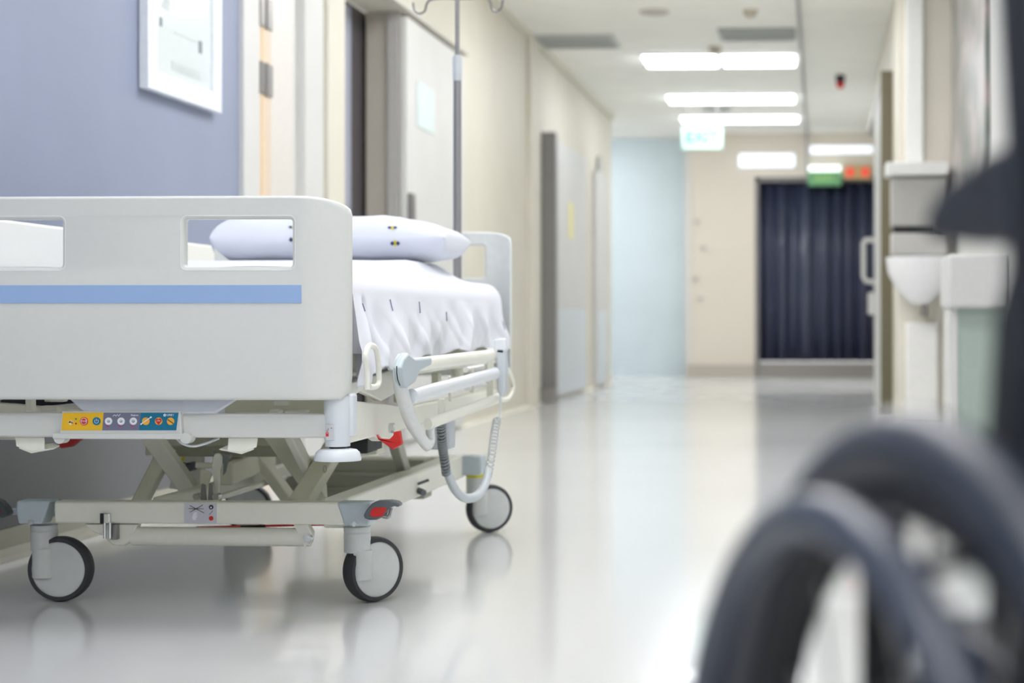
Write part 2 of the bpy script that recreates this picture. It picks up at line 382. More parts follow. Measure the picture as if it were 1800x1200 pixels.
# basin
bc = P(1612, 445, yR - .35)
b = B(); bz = bc.z - .03
lathe(b, [(0, -.30), (.05, -.30), (.09, -.27), (.16, -.2), (.21, -.1), (.225, 0), (.21, .005), (.19, -.02), (.13, -.12), (.0, -.15)], Matrix.Translation((bc.x + .02, yR - .37, bz)) @ Matrix.Diagonal((1, 1.05, 1, 1)), 40)
bs = tag(obj('wash_basin', b, mat('basin_ceramic', (238, 238, 240), .15), smooth=True), 'rounded white wash basin hung below the grey dispenser', 'basin')
b = B(); tube(b, catmull([(bc.x + .02, yR - .14, bz + .03), (bc.x + .02, yR - .22, bz + .07), (bc.x + .02, yR - .32, bz + .06)], 5), .012); obj('tap', b, chrome_m, bs, smooth=True)
b = B(); cyl(b, (bc.x + .05, yR - .3, bz - .3), (bc.x + .05, yR - .3, bz - .38), .02); cyl(b, (bc.x + .05, yR - .3, bz - .36), (bc.x + .05, yR - .13, bz - .36), .018); obj('waste_pipe', b, steel_m, bs, smooth=True)
a, c = q(1592, 545), q(1648, 735)
b = B(); box(b, (a.x, yR - .19, 0), (c.x, yR - .12, bz - .42)); tag(obj('pipe_casing', b, mat('casing_white', (240, 239, 236), .4), bevel=.01), 'white boxed pipe casing on the floor beneath the basin', 'casing')
# mural print on the right wall
mm = mat('mural_print', (150, 155, 150), .35, scale=3.5, var=.2)
nt = mm.node_tree; rp = [n_ for n_ in nt.nodes if n_.type == 'VALTORGB'][0]
rp.color_ramp.elements[0].color = srgb((104, 110, 104)); rp.color_ramp.elements[1].color = srgb((184, 186, 182))
e = rp.color_ramp.elements.new(.48); e.color = srgb((132, 136, 130)); e = rp.color_ramp.elements.new(.56); e.color = srgb((160, 146, 144))
b = B(); box(b, (RXN - .03, 9.75, 1.3), (RXN, 12.25, 2.85)); tag(obj('wall_print', b, mm, bevel=.003), 'tall blurred grey green and pink print on the right wall', 'picture')
# white cabinet with green front
b = B(); box(b, (.61, 8.75, .735), (RXN, 9.35, .99)); cb_ = tag(obj('wall_cabinet', b, mat('cabinet_top_grey', (208, 208, 206), .4), bevel=.02, seg=4), 'white top box over a pale green lower front beside the wheelchair', 'cabinet')
b = B(); box(b, (.625, 8.85, 0), (.66, 9.3, .735)); obj('side_panel', b, white_m, cb_)
b = B(); box(b, (.66, 8.86, .01), (RXN, 9.3, .735)); obj('front_panel', b, green_m, cb_)
# ------------------------------------------------------------------ ceiling fittings
def ceiling_light(px0, px1, y0, y1, label, n=2, gap=.06):
    yc = (y0 + y1) / 2; xa_ = P(px0, 100, yc).x; xb_ = P(px1, 100, yc).x
    t = empty('ceiling_light', ((xa_ + xb_) / 2, yc, CEIL - .03), label, 'ceiling light', 'ceiling light panels along the corridor')
    w_ = (xb_ - xa_ - gap * (n - 1)) / n
    b = B(); box(b, (xa_ - .03, y0 - .03, CEIL - .012), (xb_ + .03, y1 + .03, CEIL - .0005)); obj('housing', b, white_m, t)
    for i in range(n):
        x = xa_ + i * (w_ + gap); b = B(); box(b, (x, y0, CEIL - .035), (x + w_, y1, CEIL - .0125)); obj('diffuser', b, panel_e, t)
    return t
ceiling_light(1135, 1397, 15.7, 16.25, 'widest and nearest lit ceiling panel, in two halves with a gap')
ceiling_light(1176, 1396, 18.5, 18.95, 'middle one of the three lit ceiling panels ahead', 2, .03)
ceiling_light(1200, 1402, 20.4, 20.8, 'farthest lit ceiling panel, just above the hanging exit sign', 1)
def near_light(y, x0=-1.35, x1=-.05, d=1.2, lb='lit ceiling panel over the near corridor, above the bed'):
    t = empty('ceiling_light', ((x0 + x1) / 2, y, CEIL - .03), lb, 'ceiling light', 'ceiling light panels along the corridor')
    b = B(); box(b, (x0 - .03, y - d / 2 - .03, CEIL - .012), (x1 + .03, y + d / 2 + .03, CEIL - .0005)); obj('housing', b, white_m, t)
    b = B(); box(b, (x0, y - d / 2, CEIL - .07), (x1, y + d / 2, CEIL - .0125)); obj('diffuser', b, panel_n, t)
for y in (11.9, 9.3, 6.6, 3.6, .8, -2.2): near_light(y)
near_light(21.6, -3.9, -2.9, lb='unseen ceiling panel added round the far left corner to brighten the end')  # added lamp behind the left wall, brightens the far end
near_light(19.5, 1.0, 2.1, 1.8, lb='unseen ceiling panel added in the far right side bay to brighten the end')  # added lamp out of view, lifts the light at the corridor end
def vent(px0, px1, y0, y1, label, m):
    yc = (y0 + y1) / 2; xa_ = P(px0, 60, yc).x; xb_ = P(px1, 60, yc).x
    b = B(); box(b, (xa_, y0, CEIL - .016), (xb_, y1, CEIL)); t = tag(obj('ceiling_vent', b, m, bevel=.003), label, 'air vent', 'ceiling air vents')
    b = B()
    k = int((y1 - y0) / .09)
    for i in range(k): box(b, (xa_ + .03, y0 + .05 + i * .09, CEIL - .026), (xb_ - .03, y0 + .07 + i * .09, CEIL - .016))
    obj('louvre', b, vent_m, t)
vent(945, 1085, 14.55, 15.2, 'grey ceiling vent by the left wall', mat('vent_light_grey', (204, 207, 205), .5))
vent(1264, 1399, 14.3, 14.85, 'darker grey ceiling vent just before the widest light panel', mat('vent_dark', (166, 173, 169), .5))
vent(1235, 1285, 19.45, 19.85, 'small ceiling vent between the middle and farthest light panels', MATS['vent_light_grey'])
p = P(1150, 18, 13.5)
b = B(); lathe(b, [(0, 0), (.09, 0), (.11, .012), (.11, .02), (0, .02)], Matrix.Translation((p.x, 13.5, CEIL - .02)), 32); tag(obj('ceiling_speaker', b, mat('speaker_grey', (196, 192, 184), .6), smooth=True), 'flat round grey speaker in the ceiling near the top edge', 'speaker')
for px, py, yy, lb in ((1319, 16, 13.5, 'small round smoke detector near the top edge of the ceiling'), (1257, 95, 15.3, 'small grey detector between the two halves of the widest light')):
    p = P(px, py, yy)
    b = B(); lathe(b, [(0, -.05), (.03, -.05), (.05, -.03), (.055, -.005), (.06, 0), (0, 0)], Matrix.Translation((p.x, yy, CEIL - .0 if yy > 15 else CEIL)), 28)
    tag(obj('smoke_detector', b, mat('detector_beige', (186, 178, 160), .5), smooth=True), lb, 'smoke detector')
p = P(1477, 138, 17.1)
b = B(); cyl(b, (p.x, 17.1, CEIL), (p.x, 17.1, CEIL - .07), .045, .04); al = tag(obj('alarm_beacon', b, pblk, smooth=True), 'small black and red beacon hanging from the ceiling', 'alarm')
b = B(); lathe(b, [(0, -.125), (.022, -.12), (.036, -.1), (.04, -.07), (0, -.07)], Matrix.Translation((p.x, 17.1, CEIL)), 24); obj('lens', b, red_m, al, smooth=True)
b = B(); box(b, (-.165, 7, CEIL - .025), (-.135, YE, CEIL)); box(b, (-.165, YE - .03, 2.44), (-.135, YE, CEIL)); struct('trim_6', b, mat('rail_grey', (186, 186, 184), .4), bevel=.003)
# hanging exit sign
ye = 19.0; a, c = P(1198, 262, ye), P(1270, 221, ye)
t = empty('exit_sign', ((a.x + c.x) / 2, ye, a.z), 'lit white exit sign hanging from the ceiling before the beige end wall', 'sign')
b = B(); box(b, (a.x, ye, a.z), (c.x, ye + .05, c.z)); obj('light_box', b, exit_e, t, bevel=.004)
lt = text('EXIT', .17, ((a.x + c.x) / 2, ye - .003, (a.z + c.z) / 2), emis('exit_letters', (60, 160, 120), .15), t, 'lettering', bold=.004)
for x in (a.x + .06, c.x - .06):
    b = B(); cyl(b, (x, ye + .025, c.z), (x, ye + .025, CEIL), .006, seg=8); obj('hanger', b, steel_m, t)
# signs over the curtained door
yk = YE - .12
a, c = P(1420, 326, yk), P(1479, 301, yk)
t = empty('door_sign', ((a.x + c.x) / 2, yk, a.z), 'green sign with a lit white top over the curtained end door', 'sign')
b = B(); box(b, (a.x, yk, a.z), (c.x, yk + .03, c.z)); obj('sign_plate', b, green_e, t, bevel=.003)
b = B(); box(b, (a.x + .01, yk, c.z), (c.x - .01, yk + .05, c.z + .07)); obj('lamp_strip', b, whites_e, t, bevel=.003)
b = B(); box(b, ((a.x + c.x) / 2 - .06, yk + .03, c.z - .04), ((a.x + c.x) / 2 + .06, YE + .01, c.z + .06)); obj('bracket', b, steel_m, t)
text('EXIT', .11, ((a.x + c.x) / 2, yk - .002, (a.z + c.z) / 2), emis('sign_letters_lime', (150, 190, 100), .4), t, 'lettering')
a, c = P(1484, 314, yk), P(1531, 291, yk)
b = B(); box(b, (a.x, yk, a.z), (c.x, YE - .0, c.z)); t = tag(obj('notice_sign', b, mat('notice_tan', (206, 190, 130), .5), bevel=.002), 'small tan sign with two orange red squares over the end door', 'sign')
for x in (a.x + .07, c.x - .07):
    b = B(); box(b, (x - .055, yk - .006, a.z + .02), (x + .055, yk, c.z - .02)); obj('red_square', b, red_e, t)
# lit boxes on the bulkhead
for px0, px1, py0, py1, lb in ((1299, 1397, 294, 270, 'lower lit white box left of the ceiling rail on the end bulkhead'), (1424, 1534, 270, 256, 'thin lit white box right of the ceiling rail on the end bulkhead')):
    a, c = P(px0, py0, YE - .04), P(px1, py1, YE - .04)
    t = empty('wall_light', ((a.x + c.x) / 2, YE - .04, a.z), lb, 'wall light')
    b = B(); box(b, (a.x - .01, YE - .02, a.z - .01), (c.x + .01, YE, c.z + .01)); obj('back_plate', b, white_m, t)
    b = B(); box(b, (a.x, YE - .08, a.z), (c.x, YE - .02, c.z)); obj('diffuser', b, far_e, t, bevel=.006)
# little wall hooks on the beige end wall
for px, py in ((1224, 390), (1236, 435), (1222, 490), (1230, 525)):
    p = P(px, py, YE)
    b = B(); box(b, (p.x - .035, YE - .01, p.z - .02), (p.x + .035, YE, p.z + .02)); h = tag(obj('wall_hook', b, mat('hook_grey', (196, 190, 182), .4)), 'small grey coat hook on the beige end wall', 'hook', 'coat hooks on the beige end wall')
    b = B(); tube(b, [(p.x, YE - .01, p.z), (p.x + .02, YE - .05, p.z - .02), (p.x + .04, YE - .05, p.z + .02)], .008, 8); obj('prong', b, MATS['hook_grey'], h)

# ------------------------------------------------------------------ framed picture on the blue wall
pA = PX(258, 158, LX + .03); pB = PX(388, 197, LX + .03)
z0 = (pA.z + pB.z) / 2; z1 = z0 + 1.05; y0, y1 = pA.y, pB.y
t = empty('framed_picture', (LX + .02, (y0 + y1) / 2, z0), 'white framed faint drawing hung on the blue wall', 'picture')
b = B(); fw = .09
for ya, yb, za, zb in ((y0, y0 + fw, z0, z1), (y1 - fw, y1, z0, z1), (y0 + fw, y1 - fw, z0, z0 + .07), (y0 + fw, y1 - fw, z1 - .07, z1)):
    box(b, (LX + .002, ya, za), (LX + .035, yb, zb))
obj('frame', b, mat('picture_frame_white', (236, 240, 246), .35), t, bevel=.003)
b = B(); box(b, (LX + .004, y0 + fw, z0 + .07), (LX + .02, y1 - fw, z1 - .07)); sh_ = obj('print', b, glass_m, t)
b = B()
def mark(ya, za, w_, h_): box(b, (LX + .02, ya, za), (LX + .0208, ya + w_, za + h_))
rnd = random.Random(7)
yy0 = y0 + fw; L = y1 - y0 - 2 * fw
for i in range(26): mark(yy0 + L * (.12 + .03 * math.sin(i)), z0 + .30 + .02 * i, L * .14, .021 if i % 4 else .018)
dr_m = mat('pencil_grey', (196, 202, 202), .7); st_m = mat('stamp_grey', (128, 140, 146), .7)
obj('text_block', b, dr_m, sh_)
b = B(); mark(yy0 + L * .35, z0 + .232, L * .38, .006); obj('rule_line', b, dr_m, sh_)
b = B(); mark(yy0 + L * .3, z0 + .10, L * .5, .03); obj('caption', b, dr_m, sh_)
for u0, w0_, za, zb in ((.78, .06, .2, .245), (.1, .04, .235, .265)):
    b = B(); box(b, (LX + .02, yy0 + L * u0, z0 + za), (LX + .0212, yy0 + L * (u0 + w0_), z0 + zb)); obj('stamp', b, st_m, sh_)

# ================================================================== THE BED
BX = -1.48; HW = .46
bed = empty('hospital_bed', (BX, 4.9, 0), 'grey and cream wheeled hospital bed with a blue striped footboard', 'hospital bed')
def bp(name, b, m, par=None, **k): return obj(name, b, m, par or bed, **k)
# ---- footboard
FY = 3.85
zt, zb_ = P(300, 350, FY).z, P(300, 697, FY).z
def board(y, zt, zb_, hw, wins, th=.032, crn=.045):
    o = []
    x0, x1 = BX - hw, BX + hw
    # outline: gently arched shoulders at the top corners
    o += [(x0 + .012, zb_), (x1 - .012, zb_), (x1 - .002, zb_ + .012), (x1, zb_ + .05)]
    for k in range(9):
        a = k / 8
        o.append((x1 - .085 * (1 - math.cos(a * PI / 2)) - .004 * a, zt - .028 + .028 * math.sin(a * PI / 2)) if k else (x1, zt - .032))
    for k in range(9):
        a = 1 - k / 8
        o.append((x0 + .085 * (1 - math.cos(a * PI / 2)) + .004 * a, zt - .028 + .028 * math.sin(a * PI / 2)) if k < 8 else (x0, zt - .032))
    o += [(x0, zb_ + .05), (x0 + .002, zb_ + .012)]
    me = panel2d(o, wins, th, .007, y)
    bm = B(); bm.from_mesh(me)
    bmesh.ops.remove_doubles(bm, verts=bm.verts, dist=1e-5)
    for s in (-1, 1):
        for k in range(10):
            x = BX + s * (hw - .009 * k - .004)
            bmesh.ops.bisect_plane(bm, geom=bm.verts[:] + bm.edges[:] + bm.faces[:], plane_co=(x, 0, 0), plane_no=(1, 0, 0))
    for v in bm.verts:
        d = abs(v.co.x - BX) - (hw - .09)
        if d > 0: v.co.y += (1 if y < 5 else -1) * .045 * (d / .09) ** 2
    bmesh.ops.triangulate(bm, faces=bm.faces)
    return bm
wx0, wx1 = P(317, 400, FY).x, P(519, 400, FY).x
wz0, wz1 = P(400, 475, FY).z, P(400, 379, FY).z
wins = [rrect(wx0, wz0, wx1, wz1, .014), rrect(2 * BX - wx1, wz0, 2 * BX - wx0, wz1, .014)]
fb = bp('footboard', board(FY, zt, zb_, HW + .008, wins), bed_m, smooth=True)
sz0, sz1 = P(300, 532.5, FY).z, P(300, 501, FY).z
xe = P(530, 500, FY).x
b = B(); box(b, (2 * BX - xe, FY - .0015, sz0), (xe, FY + .002, sz1)); bp('stripe', b, stripe_m, fb)
mat('lip_white', (228, 230, 228), .35)
for wq in wins:
    b = B(); tube(b, [(x, FY + .0015, z) for x, z in wq], .002, 6, closed=True); bp('window_lip', b, MATS['lip_white'], fb, smooth=True)
# ---- headboard
HY = 5.95
hz1 = P(850, 411, HY).z; hx1, hz2 = P(856, 427, HY).x, P(856, 492, HY).z
hz3 = P(856, 427, HY).z
hw_ = [rrect(hx1 - .26, hz2, hx1, hz3, .02), rrect(2 * BX - hx1, hz2, 2 * BX - hx1 + .26, hz3, .02)]
hb = bp('headboard', board(HY, hz1, .50, HW + .02, hw_), mat('headboard_pale', (226, 229, 226), .38), smooth=True)
b = B(); box(b, (2 * BX - hx1 - .02, HY - .0015, sz0 + .01), (hx1 + .02, HY + .002, sz1 + .01)); bp('stripe', b, mat('head_stripe_grey', (196, 206, 204), .4), hb)
# ---- upper cross rail at the foot with corner posts and bumpers
RY = 3.905
b = B(); a, c = P(0, 768, RY), P(576, 728, RY)
box(b, (2 * BX - c.x, RY, a.z), (c.x, RY + .04, c.z)); bp('foot_rail', b, bed_m, bevel=.005)
post = P(592, 740, RY + .01)
for s in (1, -1):
    x = BX + s * (post.x - BX); Yp = RY + .018
    zt_ = P(592, 694, Yp).z; zb0 = P(592, 770, Yp).z; zb1 = P(592, 784, Yp).z
    b = B(); M = Matrix.Translation((x, Yp, 0))
    lathe(b, [(0, zt_), (.026, zt_), (.0288, zt_ - .004), (.0292, zt_ - .01), (.0288, zb0), (.027, zb0 - .004), (.0265, zb1), (0, zb1)], M, 40)
    cp = bp('corner_post', b, bedw_m, smooth=True)
    b = B(); x2 = x + s * .024
    box(b, (min(x2, x2 + s * .012), Yp - .012, zb0 + .004), (max(x2, x2 + s * .012), Yp + .03, P(0, 690, Yp).z)); bp('bracket', b, bedw_m, cp, bevel=.006, seg=3)
    b = B(); dz1 = P(590, 788, Yp).z; dz0 = P(590, 809, Yp).z; r = S(41.5, Yp)
    lathe(b, [(0, dz1 + .001), (.02, dz1 + .001), (.028, dz1), (r * .8, dz1 - .002), (r * .93, dz1 - .008), (r, dz0 + .004), (r * .985, dz0), (0, dz0 - .001)], M, 56)
    bp('bumper_wheel', b, bedw_m, cp, smooth=True)
    b = B(); cyl(b, (x, Yp, dz1 - .004), (x, Yp, zb1 + .002), .018); bp('bumper_spindle', b, black_m, cp, smooth=True)
    if s == 1:
        c0 = P(575, 762, Yp - .032)
        b = B(); box(b, (c0.x - .004, Yp - .0305, c0.z - .014), (c0.x + .014, Yp - .0285, c0.z + .02)); st = bp('latch_label', b, mat('latch_grey', (206, 209, 212), .4), cp, bevel=.001)
        b = B(); box(b, (c0.x - .003, Yp - .0318, c0.z - .006), (c0.x + .003, Yp - .0305, c0.z)); tube(b, [(c0.x + .0022 * math.cos(q_ / 8 * 2 * PI), Yp - .031, c0.z + .001 + .003 * math.sin(q_ / 8 * 2 * PI)) for q_ in range(8)], .0008, 6, closed=True); lab(bp('padlock_icon', b, red_m, cp), 'tiny red padlock icon')
        b = B()
        tube(b, [(c0.x + .002, Yp - .031, c0.z + .012), (c0.x + .002, Yp - .031, c0.z + .008), (c0.x - .002, Yp - .031, c0.z + .006)], .0005, 5)
        cyl(b, (c0.x + .009, Yp - .0306, c0.z + .012), (c0.x + .009, Yp - .032, c0.z + .012), .001)
        bp('latch_icon', b, pblk, cp)
# ---- control panel under the footboard
CY = RY - .014
def cp_(px, py): return P(px, py, CY)
b = B()
pts = [cp_(104, 767), cp_(108, 722), cp_(317, 722), cp_(320, 767)]
prism(b, [(p.x, CY, p.z) for p in pts], (0, .05, 0))
pn = bp('control_panel', b, bed_m, bevel=.003, seg=3)
def strip(name, quad, m, dy=.0012):
    b = B(); prism(b, [(cp_(*q_).x, CY - dy, cp_(*q_).z) for q_ in quad], (0, dy, 0)); return bp(name, b, m, pn)
strip('yellow_section', [(108, 756), (111, 725), (182.5, 725), (180, 756)], pyel)
strip('grey_section', [(180, 756), (182.5, 725), (248, 725), (244.5, 756)], pgry)
strip('teal_section', [(244.5, 756), (248, 725), (314, 725), (310, 756)], ptea)
b = B(); a, c = cp_(93, 771), cp_(318, 761.5); box(b, (a.x, CY - .003, a.z), (c.x, CY + .02, c.z)); bp('lower_lip', b, bed_m, pn, bevel=.002)
for px in (104, 326):
    p = cp_(px, 770); b = B(); cyl(b, (p.x, CY + .0, p.z), (p.x, CY + .03, p.z), S(10, CY)); bp('lug', b, bed_m, pn, smooth=True)
def btn(px, m, r=7.2, nm='button'):
    p = cp_(px, 740); b = B(); disc(b, (p.x, CY - .0012, p.z), S(r, CY), th=.0016, seg=32); return bp(nm, b, m, pn, smooth=True), p
def dd(px, py, r, m, nm, k=.0028, seg=24):
    p = cp_(px, py); b = B(); disc(b, (p.x, CY - k, p.z), S(r, CY), th=.0006, seg=seg); return bp(nm, b, m, pn)
def ln(pts, m, nm, r=.6, k=.0034):
    b = B(); tube(b, [(cp_(*q_).x, CY - k, cp_(*q_).z) for q_ in pts], S(r, CY), 6); return bp(nm, b, m, pn)
# yellow: hand symbol, stop button, power button
b = B()
for px, py, r in ((125, 743, 3.6), (123, 741, 2.4), (128, 742.5, 2.2)):
    p = cp_(px, py); disc(b, (p.x, CY - .0012, p.z), S(r, CY), th=.001)
bp('hand_symbol', b, mat('hand_pale', (250, 226, 180), .5), pn)
dd(134, 736, 1.6, pgrn, 'green_dot', .0013); dd(134, 744, 1.6, pred, 'red_dot', .0013)
btn(148.5, pred); dd(148.5, 740, 5.9, plab, 'ring'); dd(148.5, 740, 5.2, pred, 'stop_octagon', .0034, 8)
p = cp_(148.5, 740); text('STOP', S(4.6, CY), (p.x, CY - .0044, p.z), plab, pn)
btn(170.5, ptea); ln([(170.5 + 3.4 * math.cos(R(90 + 40 + a_)), 740 - 3.4 * math.sin(R(90 + 40 + a_))) for a_ in range(0, 290, 20)], plab, 'power_ring', .45, .003); ln([(170.5, 735.5), (170.5, 740)], plab, 'power_mark', .45, .003)
for px in (191.5, 213.5, 235):
    btn(px, plab, 6.6); dd(px + .2, 740, 2.4, pgry, 'button_icon'); dd(px + .2, 739.5, 1.1, plab, 'button_dot', .0036)
    dd(px - 2, 748, 2.0, pmag, 'indicator', .0014)
ln([(199, 731), (202, 728.5), (204, 731), (207, 728), (209, 731), (212, 727.5)], plab, 'zigzag_mark', .55, .0014)
p = cp_(237, 729.3); text('Eleganza', S(4, CY), (p.x, CY - .0016, p.z), plab, pn, bold=.00002)
btn(257, porg, 6.8); ln([(249, 745), (266, 733)], plab, 'arrow', .8)
dd(249, 745, 1.4, plab, 'arrow_tip'); dd(266, 733, 1.6, plab, 'arrow_tip')
btn(279.5, porg, 6.6)
hp_ = [(279.5, 746.5), (274.5, 740), (274.2, 737), (276, 735.2), (278.3, 735.4), (279.5, 737), (280.7, 735.4), (283, 735.2), (284.8, 737), (284.5, 740)]
b = B(); prism(b, [(cp_(*q_).x, CY - .0034, cp_(*q_).z) for q_ in hp_], (0, .0006, 0)); bp('heart', b, pred, pn)
p = cp_(279.5, 739.3); text('CPR', S(3.6, CY), (p.x, CY - .004, p.z), plab, pn)
btn(300.5, porg, 6.6); ln([(296, 737), (305.5, 744)], pblk, 'slash', .7)
p = cp_(300, 729.3); text('LINET', S(5, CY), (p.x, CY - .0016, p.z), plab, pn, bold=.00002)
b = B()
for k in range(5):
    a_ = R(90 + 72 * k); p = cp_(290 + 1.6 * math.cos(a_), 729.3 - 1.6 * math.sin(a_)); disc(b, (p.x, CY - .0012, p.z), S(1.15, CY), th=.0006, seg=10)
bp('flower_emblem', b, plab, pn)
# cable hanging below the panel
b = B(); tube(b, catmull([P(310, 770, 3.95), P(322, 780, 3.94), P(340, 784, 3.94), P(362, 779, 3.96), P(385, 770, 3.98)], 8), .0028, 8); bp('panel_cable', b, bedw_m, smooth=True)
# grey bag-like plate behind the panel
b = B(); pp = [P(118, 690, 3.8935), P(420, 690, 3.8935), P(418, 701, 3.8935), P(378, 727, 3.8935), P(150, 728, 3.8935), P(121, 701, 3.8935)]
prism(b, pp, (0, .010, 0)); bp('cover_plate', b, mat('cover_grey_white', (204, 208, 218), .4), bevel=.004)
# folded brackets under the foot rail
for s in (1, -1):
    fx = lambda px: (P(px, 780, 3.93).x if s == 1 else 2 * BX - P(px, 780, 3.93).x)
    fz = lambda py: P(60, py, 3.93).z
    b = B()
    prism(b, [(fx(28), 3.925, fz(768)), (fx(30), 3.925, fz(784)), (fx(56), 3.925, fz(793)), (fx(80), 3.925, fz(790)), (fx(79), 3.925, fz(768))], (0, .004, 0))
    prism(b, [(fx(34), 3.925, fz(786)), (fx(56), 3.925, fz(794.5)), (fx(95), 3.925, fz(787)), (fx(93), 3.965, fz(784)), (fx(78), 3.975, fz(780))], (0, .003, -.003))
    bp('folded_bracket', b, frame_m, bevel=.0012)
# odd clamps seen in the gap above the rail
for px, py, w_, h_, yy in ((98, 702, 26, 9, 3.97), (86, 718, 32, 10, 3.96), (49, 712, 11, 24, 4.05), (491, 708, 24, 10, 3.97), (482, 723, 20, 7, 3.96), (519, 723, 40, 6, 3.98), (440, 728, 60, 6, 3.97)):
    p = P(px, py, yy); b = B(); box(b, (p.x - S(w_ / 2, yy), yy, p.z - S(h_ / 2, yy)), (p.x + S(w_ / 2, yy), yy + .03, p.z + S(h_ / 2, yy)))
    bp('frame_clamp', b, frame_m, bevel=.003)
for px0, px1, py0, py1, Y0 in ((395, 600, 700, 728, 4.6), (0, 140, 702, 735, 4.9)):
    a, c = P(px0, py1, Y0), P(px1, py0, Y0); b = B(); box(b, (a.x, Y0, a.z), (c.x, Y0 + .06, c.z)); bp('inner_crossbar', b, frameb_m if px0 else black_m, bevel=.003)
# ---- mattress platform and side beams
b = B(); box(b, (BX - .45, 3.95, .555), (BX + .43, 5.88, .60)); bp('mattress_platform', b, frameb_m, bevel=.004)
for s in (1, -1):
    x = BX + s * .445
    b = B()
    # side plate, with the dipped lower edge seen beside the footboard
    pr = [(3.93, .50), (3.93, .535), (4.4, .56), (5.85, .565), (5.85, .54), (4.9, .538), (4.6, .535), (4.42, .50), (4.25, .485), (4.12, .505), (4.05, .515)]
    prism(b, [(x, y, z) for y, z in pr], (s * .018, 0, 0)); bp('side_plate', b, frame_m, bevel=.003)
    x = BX + s * .43
    b = B(); pr = [(3.95, .405), (3.95, .50), (4.3, .475), (4.5, .458), (5.8, .455), (5.8, .41), (4.45, .405), (4.35, .385), (4.27, .39), (4.2, .405)]
    prism(b, [(x, y, z) for y, z in pr], (s * .03, 0, 0)); bp('frame_beam', b, frame_m, bevel=.004)
    # struts between beams
    for yy in (4.5, 4.95, 5.4, 5.75):
        b = B(); box(b, (x, yy, .47), (x + s * .02, yy + .035, .53)); bp('strut', b, frameb_m, bevel=.003)
    p = PX(685, 752, x + s * .031) if s == 1 else None
    yb0, zb2 = (p.y, p.z) if p else (4.25, .41)
    b = B(); cyl(b, (x + s * .03, yb0, zb2), (x + s * .042, yb0, zb2), .012, seg=6); bp('bolt', b, chrome_m)
# red lever at the right, dark red one at the left
rx = -1.01
b = B(); q2 = [P(661, 763, 4.2), P(668, 771, 4.2), P(684, 772, 4.2), P(691, 765, 4.2), P(692, 759, 4.2), P(702, 757, 4.2), P(706, 781, 4.2), P(690, 790, 4.2), P(676, 780, 4.2), P(664, 772, 4.2)]
prism(b, q2, (0, .02, 0)); lab(bp('release_lever', b, red_m, bevel=.003), 'red release lever below the side beam')
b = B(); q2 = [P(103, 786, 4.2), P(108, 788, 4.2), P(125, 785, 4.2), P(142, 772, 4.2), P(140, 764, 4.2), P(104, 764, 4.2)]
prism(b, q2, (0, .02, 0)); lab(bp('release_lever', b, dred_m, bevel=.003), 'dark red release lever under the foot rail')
# motor box, black
a, c = P(617, 797, 4.35), P(646, 770, 4.35)
b = B(); box(b, (a.x - .03, 4.35, a.z), (c.x, 4.5, c.z)); bp('motor', b, black_m, bevel=.004)
b = B(); a, c = P(646, 797, 4.5), P(672, 771, 4.5); box(b, (a.x, 4.45, a.z), (c.x, 4.53, c.z)); bp('motor_bracket', b, frameb_m, bevel=.004)
# ---- lowered side rail, right side
SX = -.945
def rail(name, pa, pb, h, w_, m, X=SX):
    a = PX(*pa, X); c = PX(*pb, X); b = B(); n_ = 14
    tube(b, [a.lerp(c, i / n_) for i in range(n_ + 1)], w_, 16, rz=h)
    return bp(name, b, m, smooth=True)
r1 = rail('side_rail', (716, 643), (868, 624), .017, .012, frame_m)
r2 = rail('side_rail', (724, 696), (871, 656), .0175, .014, bedw_m, SX + .012)
r3 = rail('side_rail', (752, 745), (877, 699), .0145, .011, frame_m, SX)
for o in (r1, r2, r3): pass
# near-end link: swept white arm from the top bracket down to the foot
def sx(px, py, X=SX): return PX(px, py, X)
b = B(); tube(b, catmull([sx(706, 628), sx(702, 645), sx(703, 668), sx(709, 700), sx(722, 738), sx(737, 765), sx(751, 783)], 6), lambda t: .0125 + .004 * math.sin(t * PI), 14); tube(b, catmull([sx(750, 786), sx(757, 775), sx(756, 758), sx(757, 742)], 5), .011, 12); bp('rail_link', b, mat('link_white', (222, 226, 224), .35), smooth=True)
b = B(); tube(b, catmull([sx(724, 690), sx(722, 715), sx(731, 748), sx(745, 772)], 6), .006, 10); bp('rail_link', b, frame_m, smooth=True)
b = B(); a = sx(697, 652); prism(b, [sx(690, 646), sx(694, 672), sx(701, 682), sx(716, 672), sx(724, 652), sx(745, 641), sx(745, 627), sx(716, 630), sx(703, 620), sx(695, 630)], (.02, 0, 0)); bp('rail_bracket', b, cast_m, bevel=.006, seg=3)
b = B(); tube(b, [sx(697.5, 643, SX + .025), sx(697.5, 655, SX + .025), sx(699, 667, SX + .025), sx(703, 677, SX + .025)], .0012, 6); bp('bracket_seam', b, black_m)
# far-end uprights
for px0, py0, px1, py1, w_ in ((862, 612, 862, 700, .012), (777, 700, 777, 740, .012), (790, 660, 792, 705, .008), (830, 645, 831, 690, .008)):
    b = B(); beam(b, sx(px0, py0, SX - .02), sx(px1, py1, SX - .02), w_, w_ * 1.6); bp('rail_upright', b, frame_m, bevel=.003)
for px, py in ((833, 650), (836, 682)):
    a = sx(px - 14, py, SX - .03); c = sx(px + 16, py - 5, SX - .03); b = B(); cyl(b, a, c, .008); bp('cross_pin', b, mat('pin_white', (240, 240, 238), .3), smooth=True)
b = B(); p0 = sx(880, 668, SX - .02); tube(b, catmull([sx(884, 640), sx(896, 655), sx(902, 680), sx(893, 700), sx(876, 702)], 6), .007, 10); bp('end_handle', b, frame_m, smooth=True)
